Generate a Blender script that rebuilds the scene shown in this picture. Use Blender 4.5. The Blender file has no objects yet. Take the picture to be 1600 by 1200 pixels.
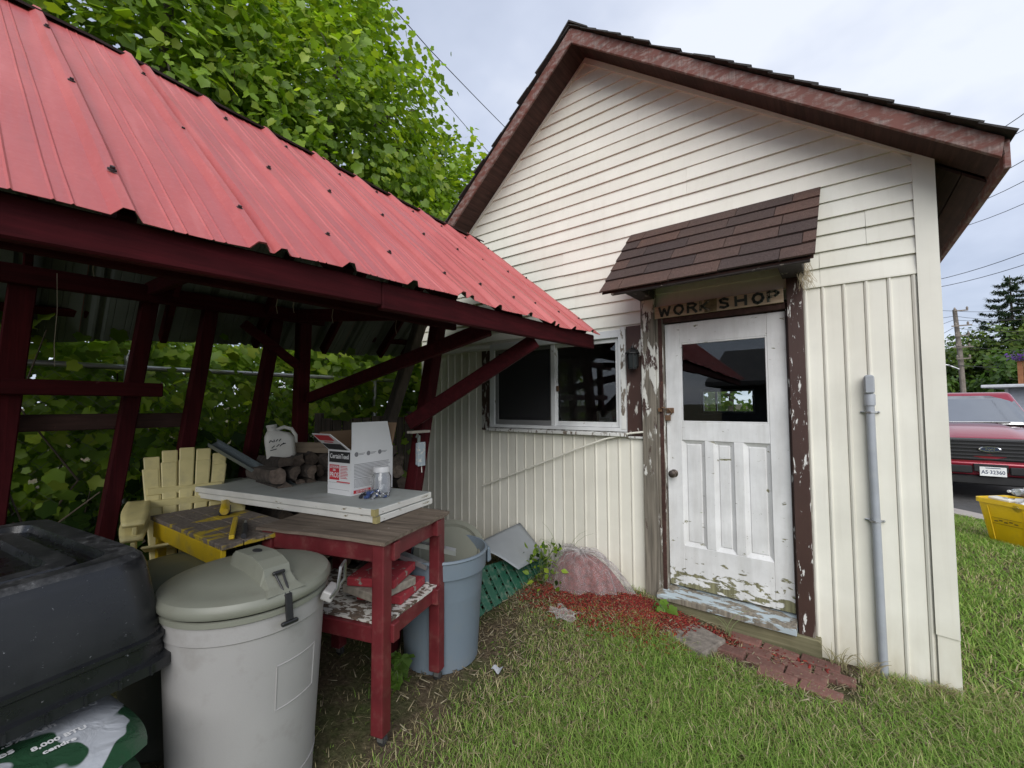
import bpy, bmesh, math, random
import numpy as np
from mathutils import Vector, Matrix, Euler
random.seed(7); RNG = np.random.default_rng(7)
SC = bpy.context.scene
COL = SC.collection
# ------------------------------------------------------------------ camera
FPX = 663.5
AX_R = Vector((0.79375048, 0.60822033, -0.00531185))
AX_U = Vector((0.03362982, -0.03516511, 0.99881552))
AX_F = Vector((-0.60731311, 0.79298893, 0.04836666))
CAM = Vector((1.0642, -3.3549, 1.3766))
cd = bpy.data.cameras.new('camera'); co = bpy.data.objects.new('camera', cd); COL.objects.link(co)
cd.sensor_fit = 'HORIZONTAL'; cd.sensor_width = 36.0; cd.lens = 36.0 * FPX / 1600.0
cd.clip_start = 0.02; cd.clip_end = 3000
mw = Matrix((AX_R, AX_U, -AX_F)).transposed().to_4x4(); mw.translation = CAM
co.matrix_world = mw
SC.camera = co
SC.render.resolution_x = 1024; SC.render.resolution_y = 768
# ------------------------------------------------------------------ world + sun
SUN_EL, SUN_AZ = math.radians(36), math.radians(146)      # azimuth clockwise from +Y: behind the camera, to its right
w = bpy.data.worlds.new('World'); SC.world = w; w.use_nodes = True
nt = w.node_tree; nt.nodes.clear()
def N(nt, t, **k):
    n = nt.nodes.new(t)
    for a, b in k.items(): setattr(n, a, b)
    return n
def LK(nt, a, b): nt.links.new(a, b)
out = N(nt, 'ShaderNodeOutputWorld'); bg = N(nt, 'ShaderNodeBackground'); bg.inputs[1].default_value = 0.10
sky = N(nt, 'ShaderNodeTexSky', sky_type='NISHITA'); sky.sun_disc = False
sky.sun_elevation = SUN_EL; sky.sun_rotation = SUN_AZ
tc = N(nt, 'ShaderNodeTexCoord'); sp = N(nt, 'ShaderNodeSeparateXYZ'); LK(nt, tc.outputs['Generated'], sp.inputs[0])
ad = N(nt, 'ShaderNodeMath', operation='MAXIMUM'); ad.inputs[1].default_value = 0.0; LK(nt, sp.outputs[2], ad.inputs[0])
ad2 = N(nt, 'ShaderNodeMath', operation='ADD'); ad2.inputs[1].default_value = 0.22; LK(nt, ad.outputs[0], ad2.inputs[0])
dv = N(nt, 'ShaderNodeVectorMath', operation='DIVIDE'); LK(nt, tc.outputs['Generated'], dv.inputs[0])
cb = N(nt, 'ShaderNodeCombineXYZ'); cb.inputs[2].default_value = 1.0
LK(nt, ad2.outputs[0], cb.inputs[0]); LK(nt, ad2.outputs[0], cb.inputs[1]); LK(nt, cb.outputs[0], dv.inputs[1])
nz = N(nt, 'ShaderNodeTexNoise'); nz.inputs['Scale'].default_value = 0.9; nz.inputs['Detail'].default_value = 6; nz.inputs['Roughness'].default_value = 0.52
LK(nt, dv.outputs[0], nz.inputs['Vector'])
rp = N(nt, 'ShaderNodeValToRGB'); e = rp.color_ramp.elements
e[0].position = 0.38; e[0].color = (2.75, 3.1, 3.95, 1); e[1].position = 0.64; e[1].color = (5.2, 5.45, 6.0, 1)
m_ = rp.color_ramp.elements.new(0.52); m_.color = (3.75, 4.1, 4.95, 1)
LK(nt, nz.outputs[0], rp.inputs[0])
mx = N(nt, 'ShaderNodeMix', data_type='RGBA'); mx.inputs[0].default_value = 0.88
LK(nt, sky.outputs[0], mx.inputs[6]); LK(nt, rp.outputs[0], mx.inputs[7]); LK(nt, mx.outputs[2], bg.inputs[0]); LK(nt, bg.outputs[0], out.inputs[0])
sd = bpy.data.lights.new('sun', 'SUN'); sd.energy = 1.5; sd.angle = math.radians(55); sd.color = (1.0, 0.98, 0.95)
so = bpy.data.objects.new('sun', sd); COL.objects.link(so); so.location = (6, -9, 14)
sdir = Vector((math.sin(SUN_AZ) * math.cos(SUN_EL), math.cos(SUN_AZ) * math.cos(SUN_EL), math.sin(SUN_EL)))
so.rotation_euler = (-sdir).to_track_quat('-Z', 'Y').to_euler()
vs = SC.view_settings; vs.view_transform = 'Standard'; vs.look = 'None'; vs.gamma = 1.0; vs.use_curve_mapping = False; vs.exposure = 0.90
# ------------------------------------------------------------------ pixel helpers (1600x1200 photo pixels -> rays)
def ray(p): return AX_F + AX_R * ((p[0] - 800) / FPX) + AX_U * ((600 - p[1]) / FPX)
def at(p, dep): return CAM + ray(p) * dep
def onX(p, v): d = ray(p); return CAM + d * ((v - CAM.x) / d.x)
def onY(p, v=0.0): d = ray(p); return CAM + d * ((v - CAM.y) / d.y)
def onZ(p, v): d = ray(p); return CAM + d * ((v - CAM.z) / d.z)
# ------------------------------------------------------------------ scene helpers
def tag(o, label=None, cat=None, group=None, kind=None):
    if label: o['label'] = label
    if cat: o['category'] = cat
    if group: o['group'] = group
    if kind: o['kind'] = kind
    return o
def thing(name, label, cat, loc=(0, 0, 0), rot=(0, 0, 0), group=None):
    o = bpy.data.objects.new(name, None); COL.objects.link(o); o.empty_display_size = 0.1
    o.location = loc; o.rotation_euler = rot if hasattr(rot, '__len__') else (0, 0, rot)
    return tag(o, label, cat, group)
def copy_tree(o, parent=None):
    c = o.copy(); COL.objects.link(c); c.parent = parent
    for ch in o.children: copy_tree(ch, c)
    return c
class MB:
    def __init__(s): s.v = []; s.f = []; s.m = []; s.mi = 0
    def add(s, vs_, fs):
        b = len(s.v); s.v += [tuple(p) for p in vs_]
        for f in fs: s.f.append([b + i for i in f]); s.m.append(s.mi)
        return s
    def mat(s, i): s.mi = i; return s
    def box(s, c, size, rot=None):
        x, y, z = (size[0] / 2, size[1] / 2, size[2] / 2); c = Vector(c)
        P = [Vector(p) for p in ((-x,-y,-z),(x,-y,-z),(x,y,-z),(-x,y,-z),(-x,-y,z),(x,-y,z),(x,y,z),(-x,y,z))]
        if rot is not None:
            R = rot if isinstance(rot, Matrix) else Euler(rot).to_matrix()
            P = [R @ p for p in P]
        return s.add([c + p for p in P], [(0,3,2,1),(4,5,6,7),(0,1,5,4),(1,2,6,5),(2,3,7,6),(3,0,4,7)])
    def bb(s, a, b): # box by two corners
        a = Vector(a); b = Vector(b)
        return s.box((a + b) / 2, [abs(q) for q in (b - a)])
    def beam(s, a, b, w, h, up=(0, 0, 1)):
        a = Vector(a); b = Vector(b); d = (b - a).normalized(); u = Vector(up)
        sx = d.cross(u)
        if sx.length < 1e-4: sx = d.cross(Vector((1, 0, 0)))
        sx.normalize(); u = sx.cross(d).normalized()
        P = []
        for p in (a, b):
            for i, j in ((-1,-1),(1,-1),(1,1),(-1,1)): P.append(p + sx * (i * w / 2) + u * (j * h / 2))
        return s.add(P, [(0,1,2,3),(7,6,5,4),(0,4,5,1),(1,5,6,2),(2,6,7,3),(3,7,4,0)])
    def hexa(s, bot, top): # 4 bottom pts, 4 top pts
        return s.add(list(bot) + list(top), [(0,3,2,1),(4,5,6,7),(0,1,5,4),(1,2,6,5),(2,3,7,6),(3,0,4,7)])
    def tube(s, pts, r, n=8, cap=True):
        pts = [Vector(p) for p in pts]; R = r if hasattr(r, '__len__') else [r] * len(pts)
        rings = []; prev = None
        for i, p in enumerate(pts):
            d = (pts[min(i + 1, len(pts) - 1)] - pts[max(i - 1, 0)]).normalized()
            a = prev - d * prev.dot(d) if prev else d.orthogonal()
            if a.length < 1e-5: a = d.orthogonal()
            a.normalize(); prev = a; b = d.cross(a)
            rings.append([p + (a * math.cos(t) + b * math.sin(t)) * R[i] for t in [2 * math.pi * k / n for k in range(n)]])
        V = [q for rg in rings for q in rg]; F = []
        for i in range(len(pts) - 1):
            for k in range(n): F.append((i*n+k, i*n+(k+1)%n, (i+1)*n+(k+1)%n, (i+1)*n+k))
        if cap: F.append(tuple(range(n - 1, -1, -1))); F.append(tuple((len(pts) - 1) * n + k for k in range(n)))
        return s.add(V, F)
    def lathe(s, prof, n=32, c=(0, 0, 0), sx=1.0, sy=1.0, M=None):
        V = []; F = []; c = Vector(c)
        for (r, z) in prof:
            for k in range(n):
                t = 2 * math.pi * k / n; p = Vector((r * sx * math.cos(t), r * sy * math.sin(t), z))
                V.append(c + (M @ p if M else p))
        for i in range(len(prof) - 1):
            for k in range(n): F.append((i*n+k, i*n+(k+1)%n, (i+1)*n+(k+1)%n, (i+1)*n+k))
        if prof[0][0] > 1e-6: F.append(tuple(range(n - 1, -1, -1)))
        if prof[-1][0] > 1e-6: F.append(tuple((len(prof) - 1) * n + k for k in range(n)))
        return s.add(V, F)
    def prism(s, poly, d): # polygon of 3D pts extruded by vector d
        d = Vector(d); P = [Vector(p) for p in poly]; n = len(P)
        return s.add(P + [p + d for p in P], [tuple(range(n - 1, -1, -1)), tuple(range(n, 2 * n))] + [(i, (i+1)%n, n+(i+1)%n, n+i) for i in range(n)])
    def grid(s, fn, nu, nv): # open surface
        V = [fn(i / nu, j / nv) for i in range(nu + 1) for j in range(nv + 1)]
        F = [(i*(nv+1)+j, (i+1)*(nv+1)+j, (i+1)*(nv+1)+j+1, i*(nv+1)+j+1) for i in range(nu) for j in range(nv)]
        return s.add(V, F)
    def build(s, name, mats, parent=None, smooth=False, bev=0, world=False, loc=None, rot=None, sub=0, seg=1, solid=0):
        off = Vector(parent.location) if (world and parent is not None) else Vector((0, 0, 0))
        me = bpy.data.meshes.new(name)
        me.from_pydata([tuple(Vector(p) - off) for p in s.v] if world else s.v, [], s.f)
        if not hasattr(mats, '__len__'): mats = [mats]
        for m in mats: me.materials.append(m)
        if len(mats) > 1: me.polygons.foreach_set('material_index', s.m)
        bm = bmesh.new(); bm.from_mesh(me); bmesh.ops.recalc_face_normals(bm, faces=bm.faces); bm.to_mesh(me); bm.free()
        if smooth:
            me.polygons.foreach_set('use_smooth', [True] * len(me.polygons))
            if smooth != 'all': me.set_sharp_from_angle(angle=math.radians(38))
        o = bpy.data.objects.new(name, me); COL.objects.link(o); o.parent = parent
        if loc is not None: o.location = loc
        if rot is not None: o.rotation_euler = rot
        if solid: md = o.modifiers.new('s', 'SOLIDIFY'); md.thickness = solid; md.offset = 0
        if bev:
            md = o.modifiers.new('b', 'BEVEL'); md.width = bev; md.segments = seg; md.limit_method = 'ANGLE'; md.angle_limit = math.radians(40)
        if sub: md = o.modifiers.new('u', 'SUBSURF'); md.levels = sub; md.render_levels = sub
        return o
def npmesh(name, V, F, mats, parent=None, col=None, smooth=False, kind=None): # numpy mesh, F (n,3) or (n,4)
    me = bpy.data.meshes.new(name); nv, nf, k = len(V), len(F), F.shape[1]
    me.vertices.add(nv); me.vertices.foreach_set('co', np.ascontiguousarray(V, dtype=np.float32).ravel())
    me.loops.add(nf * k); me.loops.foreach_set('vertex_index', np.ascontiguousarray(F, dtype=np.int32).ravel())
    me.polygons.add(nf); me.polygons.foreach_set('loop_start', np.arange(0, nf * k, k, dtype=np.int32))
    if smooth: me.polygons.foreach_set('use_smooth', np.ones(nf, dtype=bool))
    me.update(calc_edges=True)
    if col is not None:
        a = me.color_attributes.new('Col', 'FLOAT_COLOR', 'POINT')
        c4 = np.ones((nv, 4), dtype=np.float32); c4[:, :3] = col; a.data.foreach_set('color', c4.ravel())
    me.materials.append(mats); o = bpy.data.objects.new(name, me); COL.objects.link(o); o.parent = parent
    if kind: o['kind'] = kind
    return o
def text_obj(name, txt, size, mat, parent, M, bold=0.0, ext=0.0008, align='CENTER', squash=1.0):
    cu = bpy.data.curves.new(name, 'FONT'); cu.body = txt; cu.size = size; cu.align_x = align; cu.align_y = 'CENTER'; cu.offset = bold; cu.extrude = ext; cu.resolution_u = 3
    t = bpy.data.objects.new('tmp', cu); COL.objects.link(t)
    bpy.context.view_layer.update()
    dg = bpy.context.evaluated_depsgraph_get(); me = bpy.data.meshes.new_from_object(t.evaluated_get(dg)); bpy.data.objects.remove(t)
    me.transform(M @ Matrix.Diagonal((squash, 1, 1, 1))); me.materials.clear(); me.materials.append(mat); me.name = name
    o = bpy.data.objects.new(name, me); COL.objects.link(o); o.parent = parent
    return o
def frameM(o, xdir, ydir): # matrix mapping local xy-plane text to plane at o
    x = Vector(xdir).normalized(); z = x.cross(Vector(ydir)).normalized(); y = z.cross(x)
    M = Matrix((x, y, z)).transposed().to_4x4(); M.translation = Vector(o); return M
# ------------------------------------------------------------------ materials
MATS = {}
def newmat(name):
    m = bpy.data.materials.new(name); m.use_nodes = True; nt = m.node_tree; nt.nodes.clear()
    o = N(nt, 'ShaderNodeOutputMaterial'); p = N(nt, 'ShaderNodeBsdfPrincipled'); LK(nt, p.outputs[0], o.inputs[0])
    return m, nt, p
def coords(nt, scale=(1, 1, 1), kind='Object'):
    t = N(nt, 'ShaderNodeTexCoord'); mp = N(nt, 'ShaderNodeMapping'); mp.inputs['Scale'].default_value = scale
    LK(nt, t.outputs[kind], mp.inputs[0]); return mp.outputs[0]
def noise(nt, vec, scale, detail=4, rough=0.55, dist=0.0):
    n = N(nt, 'ShaderNodeTexNoise'); n.inputs['Scale'].default_value = scale; n.inputs['Detail'].default_value = detail
    n.inputs['Roughness'].default_value = rough; n.inputs['Distortion'].default_value = dist; LK(nt, vec, n.inputs['Vector']); return n.outputs[0]
def ramp(nt, fac, stops, interp='LINEAR'):
    r = N(nt, 'ShaderNodeValToRGB'); r.color_ramp.interpolation = interp; els = r.color_ramp.elements
    while len(els) < len(stops): els.new(0.5)
    for el, (pos, c) in zip(els, stops):
        el.position = pos; el.color = (*c, 1) if hasattr(c, '__len__') else (c, c, c, 1)
    LK(nt, fac, r.inputs[0]); return r.outputs[0]
def mixc(nt, fac, a, b, bt='MIX'):
    m = N(nt, 'ShaderNodeMix', data_type='RGBA', blend_type=bt)
    for i, x in ((0, fac), (6, a), (7, b)):
        if isinstance(x, (int, float)): m.inputs[i].default_value = x
        elif hasattr(x, '__len__'): m.inputs[i].default_value = (*x, 1)
        else: LK(nt, x, m.inputs[i])
    return m.outputs[2]
def bump(nt, p, h, strength=0.3, dist=0.01):
    b = N(nt, 'ShaderNodeBump'); b.inputs['Strength'].default_value = strength; b.inputs['Distance'].default_value = dist
    LK(nt, h, b.inputs['Height']); LK(nt, b.outputs[0], p.inputs['Normal'])
def mul(c, k): return tuple(min(1, x * k) for x in c)
def M_plain(name, c, rough=0.5, metal=0.0, var=0.12, scale=6, bmp=0.05, dirt=None, dirt_amt=0.5, spec=0.5, obj_rand=0.0, bscale=60):
    if name in MATS: return MATS[name]
    m, nt, p = newmat(name); v = coords(nt)
    n1 = noise(nt, v, scale, 5)
    cc = ramp(nt, n1, [(0.3, mul(c, 1 - var)), (0.7, mul(c, 1 + var))])
    if dirt:
        n2 = noise(nt, v, scale * 2.3, 8, 0.65)
        f = ramp(nt, n2, [(0.52, 0.0), (0.72, dirt_amt)]); cc = mixc(nt, f, cc, dirt)
    if obj_rand:
        oi = N(nt, 'ShaderNodeObjectInfo'); k = ramp(nt, oi.outputs['Random'], [(0, 1 - obj_rand), (1, 1 + obj_rand)]); cc = mixc(nt, 1.0, cc, k, 'MULTIPLY')
    LK(nt, cc, p.inputs['Base Color']); p.inputs['Metallic'].default_value = metal; p.inputs['Specular IOR Level'].default_value = spec
    n3 = noise(nt, v, bscale, 4)
    rr = N(nt, 'ShaderNodeMapRange'); rr.inputs[3].default_value = rough - 0.08; rr.inputs[4].default_value = rough + 0.1; LK(nt, n1, rr.inputs[0]); LK(nt, rr.outputs[0], p.inputs['Roughness'])
    if bmp: bump(nt, p, n3, bmp)
    MATS[name] = m; return m
def M_peel(name, paint, under, amount=0.5, scale=(14, 14, 5), rough=0.6, under2=None, soft=0.02, zgrad=None, extra=None, grime=0.0):
    """old paint flaking off bare wood; zgrad=(z0,z1,add): more bare wood towards z0. extra=(colour, amount): flakes showing an older coat."""
    if name in MATS: return MATS[name]
    m, nt, p = newmat(name); v = coords(nt, scale); vo = coords(nt)
    n1 = noise(nt, v, 1.0, 9, 0.62, 0.3)
    grain = noise(nt, coords(nt, (60, 60, 3)), 1.0, 5, 0.6)
    ub = ramp(nt, grain, [(0.35, mul(under, 0.55)), (0.65, mul(under, 1.15))])
    if under2 is not None:
        ub = mixc(nt, ramp(nt, noise(nt, vo, 9, 5), [(0.45, 0.0), (0.6, 1.0)]), ub, under2)
    th = amount
    fac = n1
    if zgrad:
        sx = N(nt, 'ShaderNodeSeparateXYZ'); LK(nt, vo, sx.inputs[0]); mr = N(nt, 'ShaderNodeMapRange')
        mr.inputs[1].default_value = zgrad[0]; mr.inputs[2].default_value = zgrad[1]; mr.inputs[3].default_value = zgrad[2]; mr.inputs[4].default_value = 0.0
        LK(nt, sx.outputs[2], mr.inputs[0]); a = N(nt, 'ShaderNodeMath', operation='ADD'); LK(nt, n1, a.inputs[0]); LK(nt, mr.outputs[0], a.inputs[1]); fac = a.outputs[0]
    f = ramp(nt, fac, [(th - soft, 0.0), (th + soft, 1.0)])
    pv = ramp(nt, noise(nt, vo, 5, 6), [(0.3, mul(paint, 0.86)), (0.7, mul(paint, 1.08))])
    if extra:
        n5 = noise(nt, coords(nt, tuple(q * 1.7 for q in scale)), 1.0, 9, 0.65, 0.4); pv = mixc(nt, ramp(nt, n5, [(extra[1] - .015, 0.0), (extra[1] + .015, 1.0)]), pv, extra[0])
    if grime:
        g1 = noise(nt, coords(nt, (17, 17, 2.2)), 1.0, 7, 0.65); pv = mixc(nt, ramp(nt, g1, [(.42, 0.0), (.75, grime)]), pv, (.33, .31, .27))
        g2 = noise(nt, vo, 70, 6, .7); pv = mixc(nt, ramp(nt, g2, [(.66, 0.0), (.70, .8)]), pv, (.25, .23, .19))
    LK(nt, mixc(nt, f, pv, ub), p.inputs['Base Color'])
    LK(nt, ramp(nt, f, [(0, rough), (1, 0.92)]), p.inputs['Roughness'])
    inv = ramp(nt, f, [(0, 1.0), (1, 0.0)]); h = mixc(nt, 0.25, inv, grain); bump(nt, p, h, 0.5, 0.004)
    MATS[name] = m; return m
def M_wood(name, c1, c2, axis=0, rough=0.8, blotch=None, scale=1.0, spec=.3):
    if name in MATS: return MATS[name]
    m, nt, p = newmat(name); s = [38 * scale] * 3; s[axis] = 2.2 * scale
    g = noise(nt, coords(nt, tuple(s)), 1.0, 6, 0.62, 0.4)
    cc = ramp(nt, g, [(0.3, c1), (0.68, c2)])
    n2 = noise(nt, coords(nt), 5 * scale, 5)
    cc = mixc(nt, ramp(nt, n2, [(0.35, 0.0), (0.7, 0.45)]), cc, mul(c1, 0.6))
    if blotch: cc = mixc(nt, ramp(nt, noise(nt, coords(nt, (1, 1, 1)), 16, 8, 0.7), [(blotch[1] - .02, 0.0), (blotch[1] + .02, 1.0)]), cc, blotch[0])
    oi = N(nt, 'ShaderNodeObjectInfo'); k = ramp(nt, oi.outputs['Random'], [(0, 0.82), (1, 1.15)]); cc = mixc(nt, 1.0, cc, k, 'MULTIPLY')
    LK(nt, cc, p.inputs['Base Color']); p.inputs['Roughness'].default_value = rough; p.inputs['Specular IOR Level'].default_value = spec; bump(nt, p, g, 0.35, 0.004)
    MATS[name] = m; return m
def M_attr(name, rough=0.6, trans=0.0, spec=0.3):
    if name in MATS: return MATS[name]
    m, nt, p = newmat(name); a = N(nt, 'ShaderNodeAttribute'); a.attribute_name = 'Col'
    LK(nt, a.outputs['Color'], p.inputs['Base Color']); p.inputs['Roughness'].default_value = rough; p.inputs['Specular IOR Level'].default_value = spec
    if trans:
        tb = N(nt, 'ShaderNodeBsdfTranslucent'); hs = N(nt, 'ShaderNodeHueSaturation'); hs.inputs['Value'].default_value = 1.5; hs.inputs['Saturation'].default_value = 1.1
        LK(nt, a.outputs['Color'], hs.inputs['Color']); LK(nt, hs.outputs[0], tb.inputs[0])
        ms = N(nt, 'ShaderNodeMixShader'); ms.inputs[0].default_value = trans; o = [n for n in nt.nodes if n.type == 'OUTPUT_MATERIAL'][0]
        LK(nt, p.outputs[0], ms.inputs[1]); LK(nt, tb.outputs[0], ms.inputs[2]); LK(nt, ms.outputs[0], o.inputs[0])
    MATS[name] = m; return m
def M_glass(name, tint=(0.9, 0.95, 0.95), rough=0.0):
    if name in MATS: return MATS[name]
    m, nt, p = newmat(name); p.inputs['Base Color'].default_value = (*tint, 1); p.inputs['Transmission Weight'].default_value = 1.0
    p.inputs['Roughness'].default_value = rough; p.inputs['IOR'].default_value = 1.5; MATS[name] = m; return m
def S(x, a, b):
    t = np.clip((x - a) / (b - a), 0, 1); return t * t * (3 - 2 * t)
def g(x, y):
    """ground height"""
    x = np.asarray(x, float); y = np.asarray(y, float)
    return (-0.2 + 0.10 * S(y, -1.0, -0.05) * S(-x, -0.6, 0.3) * (1 - S(y, .3, 2.0)) - 0.15 * S(y, 3.0, 7.0)
            + 0.012 * np.sin(x * 2.1 + y * 1.3) * np.sin(y * 2.7 - x) )
def gz(x, y): return float(g(x, y))
# ---- ground sheet
def build_ground():
    xs = np.unique(np.concatenate([np.linspace(-6, 7, 131), np.array([-900, -400, -200, -100, -50, -30, -20, -14, -10, -8, 8.5, 10, 14, 20, 30, 50, 100, 200, 400, 900])]))
    ys = np.unique(np.concatenate([np.linspace(-6, 10, 161), np.array([-900, -400, -200, -100, -50, -30, -20, -14, -10, -8, 12, 15, 20, 30, 50, 100, 200, 400, 900])]))
    X, Y = np.meshgrid(xs, ys, indexing='ij'); Z = g(X, Y)
    Z += 0.006 * np.sin(X * 23.1) * np.sin(Y * 19.7 + X * 7)
    V = np.stack([X.ravel(), Y.ravel(), Z.ravel()], 1); ny = len(ys)
    i, j = np.meshgrid(np.arange(len(xs) - 1), np.arange(ny - 1), indexing='ij'); a = (i * ny + j).ravel()
    F = np.stack([a, a + ny, a + ny + 1, a + 1], 1)
    m, nt, p = newmat('soil'); v = coords(nt)
    n1 = noise(nt, v, 2.2, 8, 0.65); n2 = noise(nt, v, 45, 6, 0.7)
    c = ramp(nt, n2, [(0.3, (0.045, 0.033, 0.022)), (0.55, (0.12, 0.092, 0.06)), (0.75, (0.24, 0.19, 0.13))])
    c2 = ramp(nt, n2, [(0.3, (0.03, 0.04, 0.012)), (0.7, (0.11, 0.12, 0.05))])
    LK(nt, mixc(nt, ramp(nt, n1, [(0.45, 0.0), (0.62, 1.0)]), c, c2), p.inputs['Base Color']); p.inputs['Roughness'].default_value = 0.95; p.inputs['Specular IOR Level'].default_value = 0.1
    bump(nt, p, n2, 0.8, 0.02)
    return npmesh('ground', V, F, m, smooth=True, kind='structure')
build_ground()
# ---- house materials
CREAM = (0.775, 0.755, 0.67)
def M_siding():
    m, nt, p = newmat('cream_siding'); v = coords(nt)
    c = ramp(nt, noise(nt, v, 3.0, 5), [(0.3, mul(CREAM, 0.93)), (0.7, mul(CREAM, 1.05))])
    st = noise(nt, coords(nt, (26, 26, 1.4)), 1.0, 5, 0.6)                      # faint vertical run-off streaks
    c = mixc(nt, ramp(nt, st, [(0.52, 0.0), (0.85, 0.17)]), c, (0.42, 0.38, 0.28))
    sx = N(nt, 'ShaderNodeSeparateXYZ'); LK(nt, v, sx.inputs[0])                # splash dirt above the soil
    mr = N(nt, 'ShaderNodeMapRange'); mr.inputs[1].default_value = -0.12; mr.inputs[2].default_value = 0.38; mr.inputs[3].default_value = 0.75; mr.inputs[4].default_value = 0.0; LK(nt, sx.outputs[2], mr.inputs[0])
    mm = N(nt, 'ShaderNodeMath', operation='MULTIPLY'); LK(nt, mr.outputs[0], mm.inputs[0]); LK(nt, ramp(nt, noise(nt, coords(nt, (9, 9, 3)), 1.0, 6), [(0.3, 0.1), (0.7, 1.0)]), mm.inputs[1])
    c = mixc(nt, mm.outputs[0], c, (0.36, 0.30, 0.17))
    oi = N(nt, 'ShaderNodeObjectInfo'); c = mixc(nt, 1.0, c, ramp(nt, oi.outputs['Random'], [(0, (.955, .95, .935)), (1, (1.03, 1.03, 1.03))]), 'MULTIPLY')
    LK(nt, c, p.inputs['Base Color']); p.inputs['Roughness'].default_value = 0.42; p.inputs['Specular IOR Level'].default_value = 0.35
    bump(nt, p, noise(nt, coords(nt, (7, 7, 160)), 1.0, 3), 0.06, 0.003)
    MATS['cream_siding'] = m; return m
m_sid = M_siding()
m_brown = M_peel('brown_trim_paint', (0.055, 0.026, 0.020), (0.62, 0.60, 0.55), 0.60, (16, 16, 6), 0.5)
m_post = M_peel('flaking_post_paint', (0.055, 0.026, 0.020), (0.20, 0.175, 0.14), 0.50, (11, 11, 3.2), 0.6, zgrad=(-0.1, 1.35, 0.16), extra=((0.62, 0.61, 0.56), 0.47))
m_postr = M_peel('flaking_right_post_paint', (0.055, 0.026, 0.020), (0.22, 0.19, 0.16), 0.69, (20, 20, 5), 0.55, zgrad=(-0.15, 0.5, 0.16), extra=((0.66, 0.65, 0.62), 0.61))
m_barge = M_peel('weathered_barge_paint', (0.15, 0.05, 0.036), (0.27, 0.20, 0.18), 0.53, (14, 14, 30), 0.7, soft=0.09)
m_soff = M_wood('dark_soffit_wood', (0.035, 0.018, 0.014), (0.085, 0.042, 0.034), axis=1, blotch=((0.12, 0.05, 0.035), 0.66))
m_white = M_peel('white_window_paint', (0.70, 0.71, 0.71), (0.30, 0.27, 0.22), 0.66, (20, 20, 8), 0.45)
m_wpeel = M_peel('white_casing_paint', (0.68, 0.68, 0.65), (0.20, 0.165, 0.13), 0.555, (26, 26, 9), 0.6)
m_door = M_peel('door_white_paint', (0.72, 0.72, 0.715), (0.215, 0.205, 0.115), 0.665, (11, 11, 26), 0.5, zgrad=(0.0, 0.26, 0.22), extra=((0.30, 0.36, 0.19), 0.72), grime=.3)
m_sill = M_peel('pale_blue_sill_paint', (0.42, 0.49, 0.52), (0.24, 0.21, 0.165), 0.49, (7, 22, 22), 0.7)
m_alu = M_plain('grey_screen_frame', (0.24, 0.24, 0.24), 0.45, 0.3)
m_gl = M_glass('window_glass')
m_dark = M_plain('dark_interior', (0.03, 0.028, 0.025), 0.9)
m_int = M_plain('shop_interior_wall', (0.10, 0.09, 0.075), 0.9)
m_conc = M_plain('foundation_concrete', (0.16, 0.16, 0.12), 0.9, bmp=0.4)
m_roofsh = M_plain('charcoal_shingle', (0.05, 0.047, 0.045), 0.95, var=0.35, scale=30, bmp=0.6, bscale=300)
AP = (-0.651, 4.507); SR, SL = 0.783, 0.88; XL, XR = -2.86, 1.542; YB = 6.2
def zr(x): return AP[1] - SR * (x - AP[0])
def zl(x): return AP[1] + SL * (x - AP[0])
def ztop(x): return zr(x) if x > AP[0] else zl(x)
H = thing('workshop', 'cream sided workshop with brown trimmed gable and weathered white door', 'workshop', (-0.66, 3.0, -0.2))
# structural walls
b = MB()
b.prism([(XL, 0, 2.1), (XR, 0, 2.1), (XR, 0, zr(XR)), (AP[0], 0, AP[1]), (XL, 0, zl(XL))], (0, .1, 0))
for x0, x1, z0, z1 in ((XL, -1.775, -.35, 2.1), (-1.775, -.30, -.35, 1.12), (-1.775, -.30, 2.0, 2.1), (-.30, -.05, -.35, 2.1), (-.05, .83, 2.07, 2.1), (-.05, .83, -.35, -.09), (.83, XR, -.35, 2.1)):
    b.bb((x0, 0, z0), (x1, .1, z1))
b.build('front_wall', m_sid, H, world=True)
b = MB(); b.bb((XR - .1, .1, -.35), (XR, YB, zr(XR) - .01)); 
for k in range(29):
    z0 = -.15 + k * .105; b.prism([(XR, .06, z0), (XR + .016, .06, z0), (XR + .016, .06, z0 + .004), (XR + .003, .06, min(z0 + .108, 2.78))], (0, YB - .06, 0))
b.build('side_wall', m_sid, H, world=True)
b = MB(); b.bb((XL, .1, -.35), (XL + .1, YB, zl(XL) - .01)); b.build('side_wall', m_sid, H, world=True)
b = MB(); b.prism([(XL, YB - .1, 1.66), (XR, YB - .1, 1.66), (XR, YB - .1, zr(XR)), (AP[0], YB - .1, AP[1]), (XL, YB - .1, zl(XL))], (0, .1, 0))
for x0, x1, z0, z1 in ((XL, -1.2, -.35, 1.66), (-1.2, -.22, -.35, 1.18), (-.22, XR, -.35, 1.66)): b.bb((x0, YB - .1, z0), (x1, YB, z1))
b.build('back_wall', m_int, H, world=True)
b = MB()
for a, c in (((-1.2, 1.18), (-1.16, 1.66)), ((-.26, 1.18), (-.22, 1.66)), ((-1.16, 1.62), (-.26, 1.66)), ((-1.16, 1.18), (-.26, 1.22)), ((-.93, 1.22), (-.90, 1.62))): b.bb((a[0], YB - .08, a[1]), (c[0], YB - .02, c[1]))
b.build('back_window_frame', m_white, H, world=True)
b = MB(); b.bb((-1.16, YB - .052, 1.22), (-.26, YB - .048, 1.62)); b.build('back_window_pane', m_gl, H, world=True)
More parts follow.
